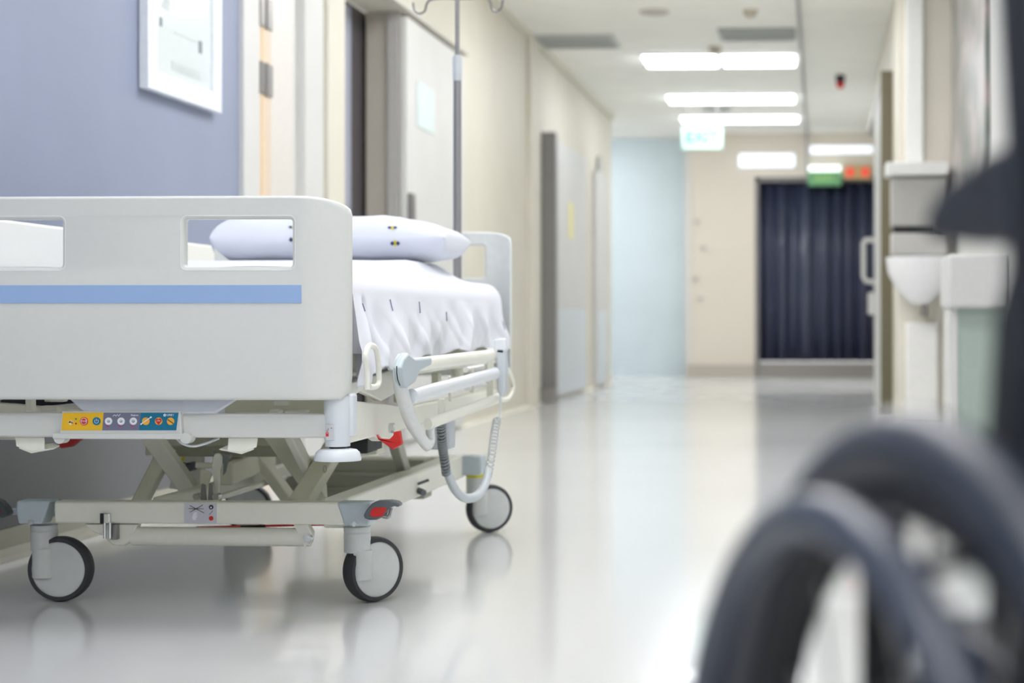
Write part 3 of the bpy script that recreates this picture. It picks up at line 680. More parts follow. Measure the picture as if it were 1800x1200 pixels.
# loop handle
lp = [(646, 684), (645, 650), (642, 628), (645, 613), (651, 607), (660, 612), (664, 630), (666, 655), (666, 672), (661, 679), (650, 680)]
b = B(); tube(b, catmull([sx(x, y, SX - .015) for x, y in lp], 5), .0062, 12); bp('loop_handle', b, frame_m, smooth=True)
# left side rails, raised solid panels
for y0_, y1_, m in ((3.98, 4.78, bed_m), (4.88, 5.82, frame_m)):
    b = B(); prism(b, [(BX - .485, y, z) for y, z in ((y0_ + .04, .56), (y0_, .62), (y0_, .89), (y0_ + .03, .913), (y1_ - .03, .913), (y1_, .89), (y1_, .62), (y1_ - .04, .56))], (.03, 0, 0))
    bp('raised_side_panel', b, m, bevel=.008, seg=4)
# ---- lifting arms (crossed pairs) and central mechanism
def arm(pa, Ya, pb, Yb, w_, d, m=frameb_m, nm='lifting_arm'):
    b = B(); beam(b, P(*pa, Ya), P(*pb, Yb), w_, d, up=Vector((0, 1, 0))); return bp(nm, b, m, bevel=.004)
arm((258, 755), 4.55, (334, 860), 4.66, .042, .04, frame_m)  # lighter paint stands in for lighting contrast between the crossed arms
arm((296, 785), 4.62, (243, 890), 4.60, .036, .04)
arm((478, 752), 4.5, (562, 868), 4.74, .044, .05)
arm((448, 795), 4.95, (520, 893), 5.1, .03, .05)
arm((505, 752), 4.44, (548, 838), 4.56, .02, .05, frame_m)
arm((586, 790), 4.62, (522, 893), 4.42, .046, .05)
p = P(575, 823, 4.52); b = B(); tube(b, [(p.x + .004 * math.cos(a_), 4.5, p.z + .0085 * math.sin(a_)) for a_ in [2 * PI * k / 14 for k in range(14)]], .0009, 6, closed=True); bp('pivot_ring', b, steel_m)
mat('shaded_beige', (176, 176, 158), .5)  # darker beige, shade put into the crossbar colour behind the arms
a, c = P(290, 802, 4.7), P(487, 785, 4.7); b = B(); box(b, (a.x, 4.7, a.z), (c.x, 4.75, c.z)); bp('arm_crossbar', b, MATS['shaded_beige'], bevel=.003)
a, c = P(255, 800, 4.95), P(500, 768, 4.95); b = B(); box(b, (a.x, 4.95, a.z), (c.x, 5.0, c.z)); bp('arm_crossbar', b, frameb_m, bevel=.003)
a, c = P(300, 865, 4.95), P(352, 800, 4.95); b = B(); prism(b, [P(296, 800, 4.9), P(356, 800, 4.9), P(356, 868, 4.9), P(296, 858, 4.9), P(300, 845, 4.9)], (0, .02, 0)); gp = bp('gusset_plate', b, frame_m, bevel=.002)
p = P(334, 820, 4.87); b = B(); cyl(b, (p.x, 4.86, p.z), (p.x, 4.9, p.z), S(8, 4.87)); bp('knob', b, greyp_m, gp, smooth=True)
b = B(); beam(b, P(320, 812, 4.86), P(323, 797, 4.86), .006, .006); bp('yellow_tag', b, yellow_m, gp)
b = B(); tube(b, [P(320, 812, 4.86), P(333, 816, 4.86)], .0015, 6); bp('wire', b, black_m, gp)
b = B(); cyl(b, P(345, 817, 4.6), P(376, 819, 4.6), .008); bp('pivot_shaft', b, frame_m, smooth=True)
b = B(); prism(b, [P(374, 804, 4.48), P(377, 797, 4.48), P(384, 796, 4.48), P(389, 802, 4.48), P(389, 815, 4.48), P(385, 826, 4.48), P(385, 880, 4.48), P(378, 880, 4.48), P(374, 835, 4.48), P(371, 818, 4.48)], (0, .012, 0)); bp('bell_crank', b, frame_m, bevel=.003)
b = B(); prism(b, [P(350, 826, 4.48), P(358, 824, 4.48), P(372, 832, 4.48), P(358, 874, 4.48), P(352, 880, 4.48)], (0, .012, 0)); bp('bell_crank', b, frameb_m, bevel=.003)
b = B(); prism(b, [P(372, 792, 4.6), P(404, 798, 4.6), P(398, 830, 4.6), P(389, 845, 4.6), P(380, 830, 4.6)], (0, .02, 0)); bp('actuator_mount', b, mat('mount_grey', (140, 146, 146), .5), bevel=.003)
for px in (348, 382):
    p = P(px, 872, 4.46); b = B(); cyl(b, (p.x, 4.445, p.z), (p.x, 4.47, p.z), S(6, 4.46), seg=20); bp('bolt', b, chrome_m, smooth=True)
for px in (356, 369):
    b = B(); prism(b, [P(px - 4, 882, 4.45), P(px - 2, 850, 4.45), P(px + 3, 852, 4.45), P(px + 6, 882, 4.45)], (0, .01, 0)); bp('lug_plate', b, steel_m)
# actuator tube running back to the right
b = B(); beam(b, P(392, 832, 4.6), P(470, 800, 5.2), .05, .06); bp('actuator', b, frameb_m, bevel=.006)
b = B(); cyl(b, P(385, 874, 4.5), P(500, 838, 5.3), .008); bp('push_rod', b, frame_m, smooth=True)
b = B(); cyl(b, P(380, 835, 4.7), P(470, 800, 5.0), .006); bp('push_rod', b, mat('rod_white', (232, 232, 228), .3), smooth=True)
for px, py, yy in ((487, 857, 5.1),):
    p = P(px, py, yy); b = B(); cyl(b, (p.x, yy - .01, p.z), (p.x, yy + .02, p.z), S(6, yy), seg=6); bp('bolt', b, mat('bolt_dark', (50, 48, 46), .4, metal=.6))
# ---- chassis
QY = 4.285
a, c = P(95, 922, QY), P(604, 882, QY)
zc0, zc1 = P(350, 921, QY).z, P(350, 882, QY).z
b = B(); box(b, (a.x, QY, zc0), (c.x, QY + .05, zc1)); bp('chassis_rail', b, frame_m, bevel=.005)
for s in (1, -1):
    g = lambda px: P(px, 900, QY).x if s == 1 else 2 * BX - P(px, 900, QY).x + .003
    b = B(); prism(b, [(g(592), QY - .003, zc1 + .001), (g(651), QY - .003, zc1 + .001), (g(653), QY - .003, zc0 + .03), (g(648), QY - .003, zc0 - .002), (g(606), QY - .003, zc0 - .002)], (0, .06, 0))
    ct = bp('corner_casting', b, cast_m, bevel=.005, seg=3)
    b = B(); x = g(624); cyl(b, (x, QY - .008, zc0 + .003), (x, QY + .0, zc0 + .003), .006, seg=16); bp('bolt', b, chrome_m, ct)
for s in (1, -1):
    x0_ = BX + (.33 if s == 1 else -.10); w0 = .03 if s == 1 else .015
    b = B(); box(b, (x0_ - w0, QY + .05, .178 if s == 1 else .21), (x0_ + w0, 5.78, .25)); bp('chassis_side', b, frame_m, bevel=.006)
    x1_ = BX + s * .385
    b = B(); box(b, (x1_ - .05, 5.74, .187), (x1_ + .035, 5.83, .247)); bp('corner_casting', b, cast_m, bevel=.006)
b = B(); box(b, (BX - .40, 5.755, .195), (BX + .37, 5.80, .243)); bp('chassis_rail', b, frameb_m, bevel=.004)
b = B(); box(b, (BX - .15, 5.55, .13), (BX + .28, 5.66, .25)); box(b, (BX - .15, 5.535, .20), (BX + .28, 5.55, .212)); box(b, (BX - .15, 5.535, .16), (BX + .28, 5.55, .168)); bp('battery_tray', b, mat('tray_taupe', (182, 182, 166), .5), bevel=.003)
arm((690, 760), 5.0, (712, 835), 5.2, .03, .04, mat('taupe_arm', (178, 178, 164), .5))
a = P(735, 862, 5.1)
b = B(); cyl(b, (a.x, 5.1, a.z), (a.x + .02, 5.08, a.z - .004), .009, seg=12); tube(b, [(a.x - .05, 5.1, a.z + .0), (a.x + .03, 5.1, a.z + .03)], .004, 8); bp('linkage_pin', b, greyp_m)
# sticker on the chassis rail
b = B(); a, c = P(324, 919, QY), P(381, 884, QY); box(b, (a.x, QY - .0012, a.z), (c.x, QY, c.z)); stk = bp('warning_sticker', b, stick_m)
def sl(pts, m=pblk, r=.5, nm='icon_line'):
    b = B(); tube(b, [(P(x, y, QY).x, QY - .0016, P(x, y, QY).z) for x, y in pts], S(r, QY), 6); return bp(nm, b, m, stk)
for q_ in (((334, 888), (345, 894)), ((345, 894), (357, 887)), ((332, 893.5), (358, 894)), ((334, 900), (345, 894)), ((345, 894), (359, 901)), ((339, 897), (352, 890))): sl(q_)
b = B(); prism(b, [(P(x, y, QY).x, QY - .0016, P(x, y, QY).z) for x, y in ((341, 901), (346, 899), (347, 907), (344, 914), (339, 913), (338, 908))], (0, .0004, 0)); bp('figure_icon', b, plab, stk)
for px, py, m in ((371.5, 891, pblk), (371.5, 910.5, red_m)):
    p = P(px, py, QY); b = B(); disc(b, (p.x, QY - .0012, p.z), S(4.2, QY), th=.0006); bp('round_icon', b, m, stk)
p = P(371.5, 891, QY); b = B(); disc(b, (p.x, QY - .002, p.z - .0006), S(1.6, QY), th=.0004); bp('icon_centre', b, plab, stk)
sl(((368.5, 904), (374.5, 897)))
# foot pedal tube under the rail
b = B(); TY = 4.30
za, zb3 = P(400, 928, TY).z, P(400, 961, TY).z; xa_, xb_ = P(228, 945, TY).x, P(541, 945, TY).x; rr = (za - zb3) / 2
cyl(b, (xa_, TY + .02, (za + zb3) / 2), (xb_, TY + .02, (za + zb3) / 2), rr); bp('pedal_bar', b, frame_m, smooth=True)
b = B(); prism(b, [P(148, 921, TY), P(242, 921, TY), P(228, 952, TY), P(216, 959, TY), P(196, 957, TY), P(180, 940, TY), P(165, 936, TY)], (0, .03, 0)); bp('pedal_bracket', b, frame_m, bevel=.003)
b = B(); prism(b, [P(515, 921, TY), P(540, 921, TY), P(548, 937, TY), P(545, 955, TY), P(534, 962, TY), P(528, 950, TY)], (0, .03, 0)); bp('pedal_bracket', b, frame_m, bevel=.003)
p = P(542, 946, TY - .005); b = B(); cyl(b, (p.x, TY - .012, p.z), (p.x, TY, p.z), S(7.5, TY)); cyl(b, (p.x, TY - .016, p.z), (p.x, TY - .012, p.z), S(4, TY), seg=6); bp('bolt', b, chrome_m, smooth=True)
# chrome clip
b = B(); a, c = P(177, 920, QY - .01), P(193, 902, QY - .01)
box(b, (a.x, QY - .012, a.z), (c.x, QY + .0, c.z)); ck_ = bp('spring_clip', b, chrome_m, bevel=.002)
a, c = P(176, 920, QY - .013), P(182, 902, QY - .013); b = B(); box(b, (a.x, QY - .014, a.z), (c.x, QY - .012, c.z)); bp('clip_slot', b, pblk, ck_)
for px in (184, 193):
    b = B(); cyl(b, P(px, 918, QY - .012), P(px, 946, QY - .012), S(2.6, QY)); bp('clip_prong', b, chrome_m, ck_, smooth=True)
a, c = P(195, 948, QY), P(206, 921, QY); b = B(); box(b, (a.x, QY - .004, a.z), (c.x, QY + .02, c.z)); bp('clip_block', b, steel_m, ck_, bevel=.001)
# thin red tie bar seen under the rail
b = B(); a = P(345, 925, 4.6); c = P(600, 922, 4.6); beam(b, P(345, 927, 4.55), P(585, 921, 4.62), .006, .006); lab(bp('tie_bar', b, red_m), 'thin red tie bar below the chassis rail')
b = B(); cyl(b, P(424, 928, 4.5), P(466, 927, 4.5), .0065); bp('tie_sleeve', b, black_m, smooth=True)
# ---- brake pedals
def pedal(pts_fn, mred, nm='brake_pedal'):
    pass
def brake(s):
    Yb = QY - .0
    def g(px, py, Y=Yb):
        p = P(px, py, Y); return Vector((p.x if s == 1 else 2 * BX - p.x - .012, p.y, p.z))
    b = B()
    outer = [(645, 903), (650, 893), (660, 882), (668, 878), (690, 877), (703, 879), (709, 884), (706, 889), (699, 887), (692, 889), (684, 897), (677, 906), (668, 911), (655, 911), (647, 908)]
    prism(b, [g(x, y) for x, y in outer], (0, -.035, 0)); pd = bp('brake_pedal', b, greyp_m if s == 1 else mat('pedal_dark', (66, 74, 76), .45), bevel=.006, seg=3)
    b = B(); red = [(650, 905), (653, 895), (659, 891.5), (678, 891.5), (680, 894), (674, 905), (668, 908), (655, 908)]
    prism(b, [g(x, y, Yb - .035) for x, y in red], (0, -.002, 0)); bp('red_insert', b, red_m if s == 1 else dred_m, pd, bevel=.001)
    b = B(); cyl(b, g(684, 905, Yb - .01), g(650, 902, Yb + .02), .008); bp('pedal_pivot', b, cast_m, pd, smooth=True)
    b = B(); tube(b, [g(673, 908, Yb - .03), g(681, 909, Yb - .03), g(685, 904, Yb - .03), g(688, 893, Yb - .03)], .004, 8); bp('pedal_rib', b, steel_m, pd)
brake(1); brake(-1)
# ---- casters
def caster(x, y, phi, ztop, ring=None, Rw=.078, trail=.043):
    phi = R(phi); tdir = Vector((math.cos(phi), math.sin(phi), 0)); nrm = Vector((math.sin(phi), -math.cos(phi), 0))
    c = Vector((x, y, 0)) + tdir * trail + nrm * .004; c.z = Rw
    zs = .122
    b = B(); M = Matrix.Translation((x, y, 0))
    lathe(b, [(0, ztop), (.0318, ztop), (.0318, ztop - .011), (.0305, ztop - .012), (.0305, ztop - .014), (.0318, ztop - .015), (.0312, zs), (0, zs)], M, 40)
    # fork cheek in front of the disc, half round
    fr_ = []
    for k in range(9):
        a_ = PI * k / 8; fr_.append(Vector((x, y, 0)) + nrm * (.016 + .0185 * math.sin(a_)) + tdir * (.0265 * math.cos(a_) + .004))
    lo = [(p.x, p.y, .058) for p in fr_]
    prism(b, lo, (0, 0, zs - .058 + .005))
    cs_ = bp('caster', b, mat('caster_white', (208, 212, 210), .4) if 'caster_white' not in MATS else MATS['caster_white'], smooth=True)
    M = Matrix.Translation(c) @ Matrix((tdir, Vector((0, 0, 1)), nrm)).transposed().to_4x4()
    b = B(); hwid = .0195
    lathe(b, [(Rw - .0125, -hwid), (Rw - .004, -hwid), (Rw - .0008, -hwid * .55), (Rw, 0), (Rw - .0008, hwid * .55), (Rw - .004, hwid), (Rw - .0125, hwid), (Rw - .0125, -hwid)], M, 72)
    bp('tyre', b, rubber_m, cs_, smooth=True)
    b = B(); rd = Rw - .0125
    lathe(b, [(0, -.0200), (rd - .006, -.0195), (rd, -.017), (rd, .017), (rd - .006, .0195), (0, .0200)], M, 64)
    bp('wheel_disc', b, MATS['caster_white'], cs_, smooth=True)
    if ring:
        b = B(); lathe(b, [(.0322, ztop - .013), (.033, ztop - .011), (.033, ztop - .002), (.0322, ztop)], Matrix.Translation((x, y, 0)), 40); lab(bp('yellow_ring', b, yellow_m, cs_, smooth=True), 'yellow marker ring')
ztf = P(628, 925, 4.335).z
caster(P(628, 900, 4.335).x, 4.335, 50, ztf)
caster(P(78, 900, 4.335).x, 4.335, 0, ztf)
caster(P(837, 900, 5.80).x, 5.80, 34, .190, ring=True, Rw=.0765)
caster(-1.865, 5.80, 8, .190, Rw=.0765)

# ================================================================== BEDDING
# mattress
b = B(); box(b, (BX - .43, 3.97, .60), (BX + .455, 5.86, .755))
tag(obj('mattress', b, matt_m, bevel=.03, seg=4), 'thin pale mattress beneath the white sheet on the bed', 'mattress')
# sheet draped over it: section swept along the bed
N, K = 240, 84
b = B(); rows = []
Y0, Y1 = 3.955, 5.83
for i in range(N + 1):
    y = Y0 + (Y1 - Y0) * i / N
    crown = .055 * ss(4.8, 5.2, y) * (1 - ss(5.5, 5.68, y))
    hem = .555 - .02 * ss(4.15, 3.95, y) + .030 * ss(4.35, 4.8, y) + .008 * math.sin(y * 14) + .01 * noise.noise(Vector((y * 5, 1, 0)))
    row = []
    side = BX + .468
    for k in range(K + 1):
        t = k / K
        if t < .45:      # top
            u = t / .45; x = BX - .44 + (side - .055 - (BX - .44)) * u
            z = .79 + crown * ss(side - .045, side - .16, x) + .004 * noise.noise(Vector((x * 7, y * 6, 0)))
        elif t < .6:     # rounded edge
            u = (t - .45) / .15 * PI / 2; x = side - .055 + .055 * math.sin(u); z = .79 - .06 * (1 - math.cos(u))
            z += 0
        else:
            u = (t - .6) / .4; z = .73 + (hem - .73) * u
            fold = noise.noise(Vector((y * 5.5 + u * .9, 3, u * .6))) * .030 + noise.noise(Vector((y * 15 + u * 2, 7, u))) * .007
            fold += .006 * math.sin(y * 21 - u * 3.0)
            x = side + (fold + .010) * (u ** .8)
            # sharp pleat close to the footboard
            x += .022 * math.exp(-((y - 4.00) / .028) ** 2) * u - .03 * math.exp(-((y - 4.045) / .012) ** 2) * ss(0, .2, u)
            # creases dragged diagonally
            x += .005 * max(0, math.sin((y * 1.0 + z * 1.6) * 26)) * ss(.1, .6, u) * ss(1.05, .7, u)
        row.append(b.verts.new((x, y, z)))
    rows.append(row)
for a, c in zip(rows, rows[1:]):
    for k in range(K): b.faces.new((a[k], a[k + 1], c[k + 1], c[k]))
# foot end drop
last = rows[0]; low = [b.verts.new((v.co.x, v.co.y + .012, min(v.co.z, .60) if v.co.z > .6 else v.co.z)) for v in last]
for k in range(K):
    if last[k].co.z > .6: b.faces.new((last[k], low[k], low[k + 1], last[k + 1]))
bmesh.ops.recalc_face_normals(b, faces=b.faces)
tree = BVHTree.FromBMesh(b)
sheet = obj('bed_sheet', b, sheet_m, smooth=True)
sheet.modifiers.new('solid', 'SOLIDIFY').thickness = .003
tag(sheet, 'rumpled white cotton sheet hanging over the side of the bed', 'bed sheet')
def cast(tr, o, d):
    h = tr.ray_cast(Vector(o), Vector(d)); return h[0], h[1]
for px, py, hgt in ((685, 536, 20), (737, 540, 20), (782, 556, 16), (634, 540, 14), (879, 572, 14)):
    q0 = PX(px, py, BX + .47); b = B(); pts = []
    for k in range(7):
        z = q0.z + (k / 6 - .5) * S(hgt, q0.y); y = q0.y + (.5 - k / 6) * .006
        h, nn = cast(tree, (0, y, z), (-1, 0, 0))
        if h: pts.append(h + Vector((.0022, 0, 0)))
    if len(pts) > 2:
        for p_, q_ in zip(pts, pts[1:]): pass
        tube(b, pts, .0009, 6, rz=.0014); obj('woven_mark', b, mat('woven_blue', (128, 132, 164), .8) if 'woven_blue' not in MATS else MATS['woven_blue'], sheet)
# second folded blanket layer under the pillow
def pillow(cx, cy, cz, wx, wy, hz, seed, name, m, label, tilt=0, pw=7, edge=.04):
    b = B(); n_, m2 = 90, 60; g = {}
    for sgn in (1, -1):
        for i in range(n_ + 1):
            for j in range(m2 + 1):
                u = -1 + 2 * i / n_; v = -1 + 2 * j / m2
                u = math.sin(u * PI / 2); v = math.sin(v * PI / 2)
                pr = max(0, (1 - abs(u) ** (16 if u < 0 else 9))) ** (.24 if u < 0 else .34) * max(0, (1 - abs(v) ** 3.2)) ** .55
                wr = noise.noise(Vector((u * 3 + seed, v * 2, sgn))) * .06 + noise.noise(Vector((u * 9, v * 7 + seed, sgn))) * .03
                wr += .05 * math.sin(u * 18 + v * 5) * abs(u) ** 5
                z = sgn * hz / 2 * pr * (1 + wr) * (1 - (.42 * ss(.35, 1.0, u) if sgn > 0 else .05 * u))
                cornx = 1 - .03 * (1 - abs(v) ** 2) * abs(u) ** 4; corny = 1 - .06 * (1 - u * u)
                if abs(abs(u) - 1) < 1e-6 or abs(abs(v) - 1) < 1e-6:
                    key = (i, j, 0); z = 0
                else: key = (i, j, sgn)
                if key not in g:
                    g[key] = b.verts.new((cx + u * wx / 2 * cornx, cy + v * wy / 2 * corny, cz + z + tilt * u))
    for sgn in (1, -1):
        for i in range(n_):
            for j in range(m2):
                q_ = []
                for a_, c_ in ((i, j), (i + 1, j), (i + 1, j + 1), (i, j + 1)):
                    q_.append(g.get((a_, c_, 0)) or g[(a_, c_, sgn)])
                try: b.faces.new(q_)
                except ValueError: pass
    bmesh.ops.recalc_face_normals(b, faces=b.faces)
    tr = BVHTree.FromBMesh(b)
    o = obj(name, b, m, smooth=True); tag(o, label, 'pillow' if name == 'pillow' else 'blanket'); return o, tr
PY = 5.42
pa, pb_ = P(388, 430, PY - .1), P(794, 430, PY - .1)
ztp, zbp = P(600, 381, PY).z, P(600, 461, PY - .12).z
pil, ptree = pillow((pa.x + pb_.x) / 2, PY, (ztp + zbp) / 2, pb_.x - pa.x, .40, ztp - zbp, 3.3, 'pillow', pillow_m, 'plump white pillow with small blue and yellow emblems at the bed head', pw=5)
def emblem(px, py, w_, h_, m, dz=.0015):
    b = B(); vs_ = []
    for dx, dy in ((-w_ / 2, 0), (0, -h_ / 2), (w_ / 2, 0), (0, h_ / 2)):
        q0 = P(px + dx, py + dy, 5.2); d = (q0 - Vector((0, 0, CAM_H))).normalized()
        h, nn = cast(ptree, q0 - d * .3, d)
        if h is None: b.free(); return
        if nn.dot(d) > 0: nn = -nn
        vs_.append(h + nn * (dz + .001))
    prism(b, vs_, (0, -.0006, .0003)); obj('emblem', b, m, pil)
for px, py, s_ in ((690, 401, .55), (695, 427, 1), (516, 400, .5), (517, 421, 1)):
    emblem(px - 5 , py, 8, 8 * s_, navy_m, .0022); emblem(px + 5, py, 8, 8 * s_, navy_m, .0022); emblem(px, py, 10, 12 * s_, gold_m, .0014)
# ------------------------------------------------------------------ drip pole
IY = 5.90
q1 = P(804, 300, IY); zc_ = P(804, 142, IY).z; zd = P(804, 97, IY).z
t = empty('drip_pole', (q1.x, IY, .5), 'steel drip pole with hooks standing at the bed head', 'drip pole')
b = B(); cyl(b, (q1.x, IY, .5), (q1.x, IY, zc_), S(7.3, IY)); obj('pole', b, mat('pole_steel', (158, 156, 156), .3, metal=.7), t, smooth=True)
b = B(); ztop = P(804, -8, IY).z; cyl(b, (q1.x, IY, zc_), (q1.x, IY, ztop), S(4, IY)); obj('upper_pole', b, MATS['pole_steel'], t, smooth=True)
b = B(); lathe(b, [(0, zd), (S(7, IY), zd), (S(8.5, IY), zd - .01), (S(8.5, IY), zc_), (0, zc_)], Matrix.Translation((q1.x, IY, 0)), 24); obj('collar', b, mat('collar_grey', (206, 210, 214), .4), t, smooth=True)
b = B(); cyl(b, (q1.x, IY, .49), (q1.x, IY, .58), S(11, IY)); obj('socket', b, frame_m, t, smooth=True)
for pl in ([(804, -2), (780, -3), (757, 0), (750, 8), (747, 19), (738, 24), (729, 18), (726, 5)], [(804, -2), (830, -3), (856, -6), (862, 4), (866, 17), (873, 20), (881, 14), (884, 0)]):
    b = B(); tube(b, catmull([P(x, y, IY) for x, y in pl], 6), S(2.2, IY), 8); obj('hook', b, steel_m, t, smooth=True)
# ------------------------------------------------------------------ hand control with coiled cord
hx = SX + .012
def hp2(px, py, X=hx + .02): return PX(px, py, X)
ctr = hp2(880, 640)
t = empty('hand_control', (ctr.x, ctr.y, ctr.z - .05), 'pale grey bed handset hanging from the side rail on a coiled cord', 'remote control')
b = B(); a = P(872, 690, 5.35); c = P(889, 620, 5.35)
prism(b, [P(871, 612, 5.3), P(887, 612, 5.3), P(889, 640, 5.3), P(888, 684, 5.3), P(884, 697, 5.3), P(878, 697, 5.3), P(873, 684, 5.3)], (0, .05, 0)); hs = obj('handset', b, mat('handset_grey', (204, 211, 218), .35), t, bevel=.006, seg=3)
b = B(); prism(b, [P(866, 596, 5.3), P(886, 594, 5.3), P(890, 612, 5.3), P(886, 624, 5.3), P(870, 622, 5.3)], (0, .045, 0)); obj('hanger_clip', b, bedw_m, t, bevel=.006)
b = B(); p_ = [P(879, 696, 5.3), P(880, 712, 5.3), P(879, 727, 5.28), P(874, 736, 5.26)]
tube(b, catmull(p_, 5), .0028, 8)
obj('straight_cord', b, cord_m, t, smooth=True)
def coil(name, ctl, rad, turns, wire, n_=14, m=cord_m):
    path = catmull(ctl, 20); L_ = len(path); b = B(); pts = []
    tot = turns * n_
    for k in range(tot + 1):
        f = k / tot * (L_ - 1); i0 = min(int(f), L_ - 2); p = path[i0].lerp(path[i0 + 1], f - i0)
        tg = (path[i0 + 1] - path[i0]).normalized(); x = Vector((0, 1, 0)).cross(tg).normalized(); y = tg.cross(x)
        a_ = 2 * PI * k / n_; r_ = rad(k / tot) if callable(rad) else rad
        pts.append(p + (x * math.cos(a_) + y * math.sin(a_)) * r_)
    tube(b, pts, wire, 6); return obj(name, b, m, t, smooth=True)
coil('coiled_cord', [P(874, 736, 5.26), P(869, 765, 5.2), P(864, 800, 5.12), P(857, 838, 5.05)], .0105, 17, .0019)
b = B(); tube(b, catmull([P(858, 826, 5.05), P(852, 852, 5.0), P(838, 871, 4.95), P(818, 875, 4.9), P(800, 860, 4.85), P(786, 828, 4.8), P(782, 800, 4.78)], 10), lambda u: .0105 + .002 * math.sin(u * PI), 14); obj('cord_sleeve', b, cord_m, t, smooth=True)
coil('dense_coil', [P(775, 742, 4.7), P(777, 775, 4.74), P(780, 800, 4.76), P(785, 832, 4.8)],   .0100, 20, .0030, m=mat('coil_grey', (150, 156, 160), .45))
b = B(); tube(b, catmull([P(785, 832, 4.8), P(780, 800, 4.76), P(777, 775, 4.74), P(775, 742, 4.7)], 6), .0078, 10); obj('coil_core', b, greyp_m, t, smooth=True)
# junction box the coil drops from
b = B(); a, c = P(752, 790, 4.85), P(790, 738, 4.85); box(b, (a.x, 4.85, a.z + .0), (c.x, 4.93, c.z)); bp('junction_box', b, mat('junction_grey', (196, 202, 210), .4), bevel=.005)

# ================================================================== WHEELCHAIR (very close, far out of focus)
WC = Vector((.050, .935, .305)); TH = R(19)
U = Vector((-math.sin(TH), math.cos(TH), 0)); NL = Vector((-math.cos(TH), -math.sin(TH), 0))   # forward, left
ZC = .313
def wc(s, o, z): return Vector((WC.x, WC.y, 0)) + U * s + NL * o + Vector((0, 0, z))
ch = empty('wheelchair', wc(0, -.28, 0), 'black and grey wheelchair close to the camera at lower right', 'wheelchair')
def ring(b, o, r, tr, n_=96, seg=16, rz=None):
    tube(b, [wc(r * math.cos(2 * PI * k / n_), o, ZC + r * math.sin(2 * PI * k / n_)) for k in range(n_)], tr, seg, closed=True, rz=rz)
def big_wheel(o0, sg):
    b = B(); ring(b, o0, .292, .020); wh = obj('wheel', b, chairg_m, ch, smooth=True)
    lab(wh, 'large rear wheel')
    b = B(); ring(b, o0, .266, .012, rz=.014); obj('rim', b, chairb_m, wh, smooth=True)
    b = B(); ring(b, o0 + sg * .047, .258, .0135); obj('push_rim', b, mat('push_rim_grey', (52, 60, 76), .32) if 'push_rim_grey' not in MATS else MATS['push_rim_grey'], wh, smooth=True)
    b = B(); cyl(b, wc(0, o0 - .03, ZC), wc(0, o0 + .03, ZC), .035); obj('hub', b, chairb_m, wh, smooth=True)
    for k in range(18):
        a_ = R(74 + 20 * k); o1 = o0 + (.022 if k % 2 else -.022)
        b = B(); cyl(b, wc(.03 * math.cos(a_), o1, ZC + .03 * math.sin(a_)), wc(.268 * math.cos(a_), o0, ZC + .268 * math.sin(a_)), .0014, seg=6); obj('spoke', b, steel_m, wh)
    for k in range(4):
        a2 = R(110 + 90 * k)
        b = B(); cyl(b, wc(.268 * math.cos(a2), o0, ZC + .268 * math.sin(a2)), wc(.258 * math.cos(a2), o0 + sg * .047, ZC + .258 * math.sin(a2)), .005, seg=10); obj('rim_stud', b, chairb_m, wh)
big_wheel(0, 1); big_wheel(-.60, -1)
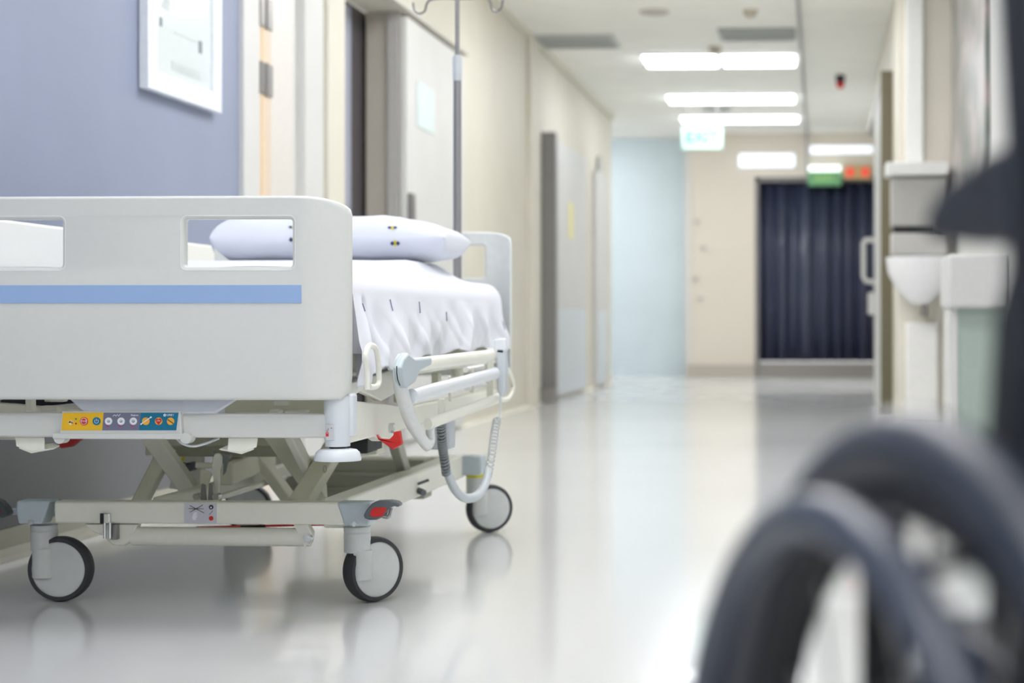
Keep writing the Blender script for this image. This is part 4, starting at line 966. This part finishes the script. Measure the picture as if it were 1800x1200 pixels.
for o_ in (-.06, -.54):
    b = B(); tube(b, [wc(-.012, o_, .30), wc(-.01, o_, .60), wc(.003, o_, .98)], .0135, 14); tube(b, catmull([wc(.003, o_, .97), wc(-.015, o_, 1.0), wc(-.12, o_, 1.01)], 5), .0135, 14); cn = obj('back_cane', b, chairb_m, ch, smooth=True)
    b = B(); tube(b, [wc(-.04, o_, 1.006), wc(-.13, o_, 1.012)], .017, 14); obj('push_grip', b, vinyl_m, cn, smooth=True)
    b = B(); tube(b, [wc(-.03, o_, .43), wc(.17, o_, .445), wc(.20, o_, .43), wc(.205, o_, .40), wc(.205, o_, .24)], .0145, 14); obj('seat_tube', b, chairb_m, ch, smooth=True)
    b = B(); cyl(b, wc(.205, o_, .24), wc(.205, o_, .572), .0145); obj('front_post', b, chairb_m, ch, smooth=True)
    b = B(); tube(b, [wc(-.03, o_, .27), wc(.2, o_, .27)], .0125, 14); obj('lower_tube', b, chairb_m, ch, smooth=True)
    o2 = o_ - .035 if o_ > -.3 else o_ + .035
    b = B(); 
    pr_ = [(-.09, .715), (-.09, .772), (.02, .768), (.07, .762), (.115, .752), (.143, .742), (.154, .730), (.15, .719), (.08, .712)]
    prism(b, [wc(s_, o2 + .03, z_) for s_, z_ in pr_], tuple(-NL * .06)); obj('armrest', b, pad_m, ch, bevel=.012, seg=4)
    b = B(); pr_ = [(-.06, .35), (-.06, .722), (.04, .722), (.075, .708), (.098, .67), (.108, .6), (.11, .35)]
    prism(b, [wc(s_, o2 + .01, z_) for s_, z_ in pr_], tuple(-NL * .008)); obj('side_guard', b, chairb_m, ch, bevel=.003)
    b = B(); tube(b, catmull([wc(.06, o2, .72), wc(.065, o2, .66), wc(.06, o2, .5)], 5), .011, 12); obj('armrest_post', b, chairb_m, ch, smooth=True)
    # front caster
    cw = wc(.205, o_, 0)
    b = B(); tube(b, [cw + Vector((0, 0, .27)), cw + Vector((0, 0, .17)), wc(.175, o_, .09)], .012, 12); fk = obj('front_fork', b, chairb_m, ch, smooth=True)
    b = B(); tube(b, [wc(.175 + .085 * math.cos(2 * PI * k / 40), o_ - .025, .1 + .085 * math.sin(2 * PI * k / 40)) for k in range(40)], .015, 10, closed=True); obj('front_tyre', b, chairg_m, fk, smooth=True)
# seat and back upholstery
b = B(); prism(b, [wc(-.006, -.048, .50), wc(-.002, -.044, .75), wc(.0, -.032, .95), wc(.0, -.565, .95), wc(-.012, -.55, .50)], tuple(U * -.02)); obj('backrest', b, vinyl_m, ch, bevel=.006)
b = B(); prism(b, [wc(-.02, -.075, .45), wc(.19, -.075, .46), wc(.19, -.525, .46), wc(-.02, -.525, .45)], (0, 0, .03)); obj('seat', b, vinyl_m, ch, bevel=.008)
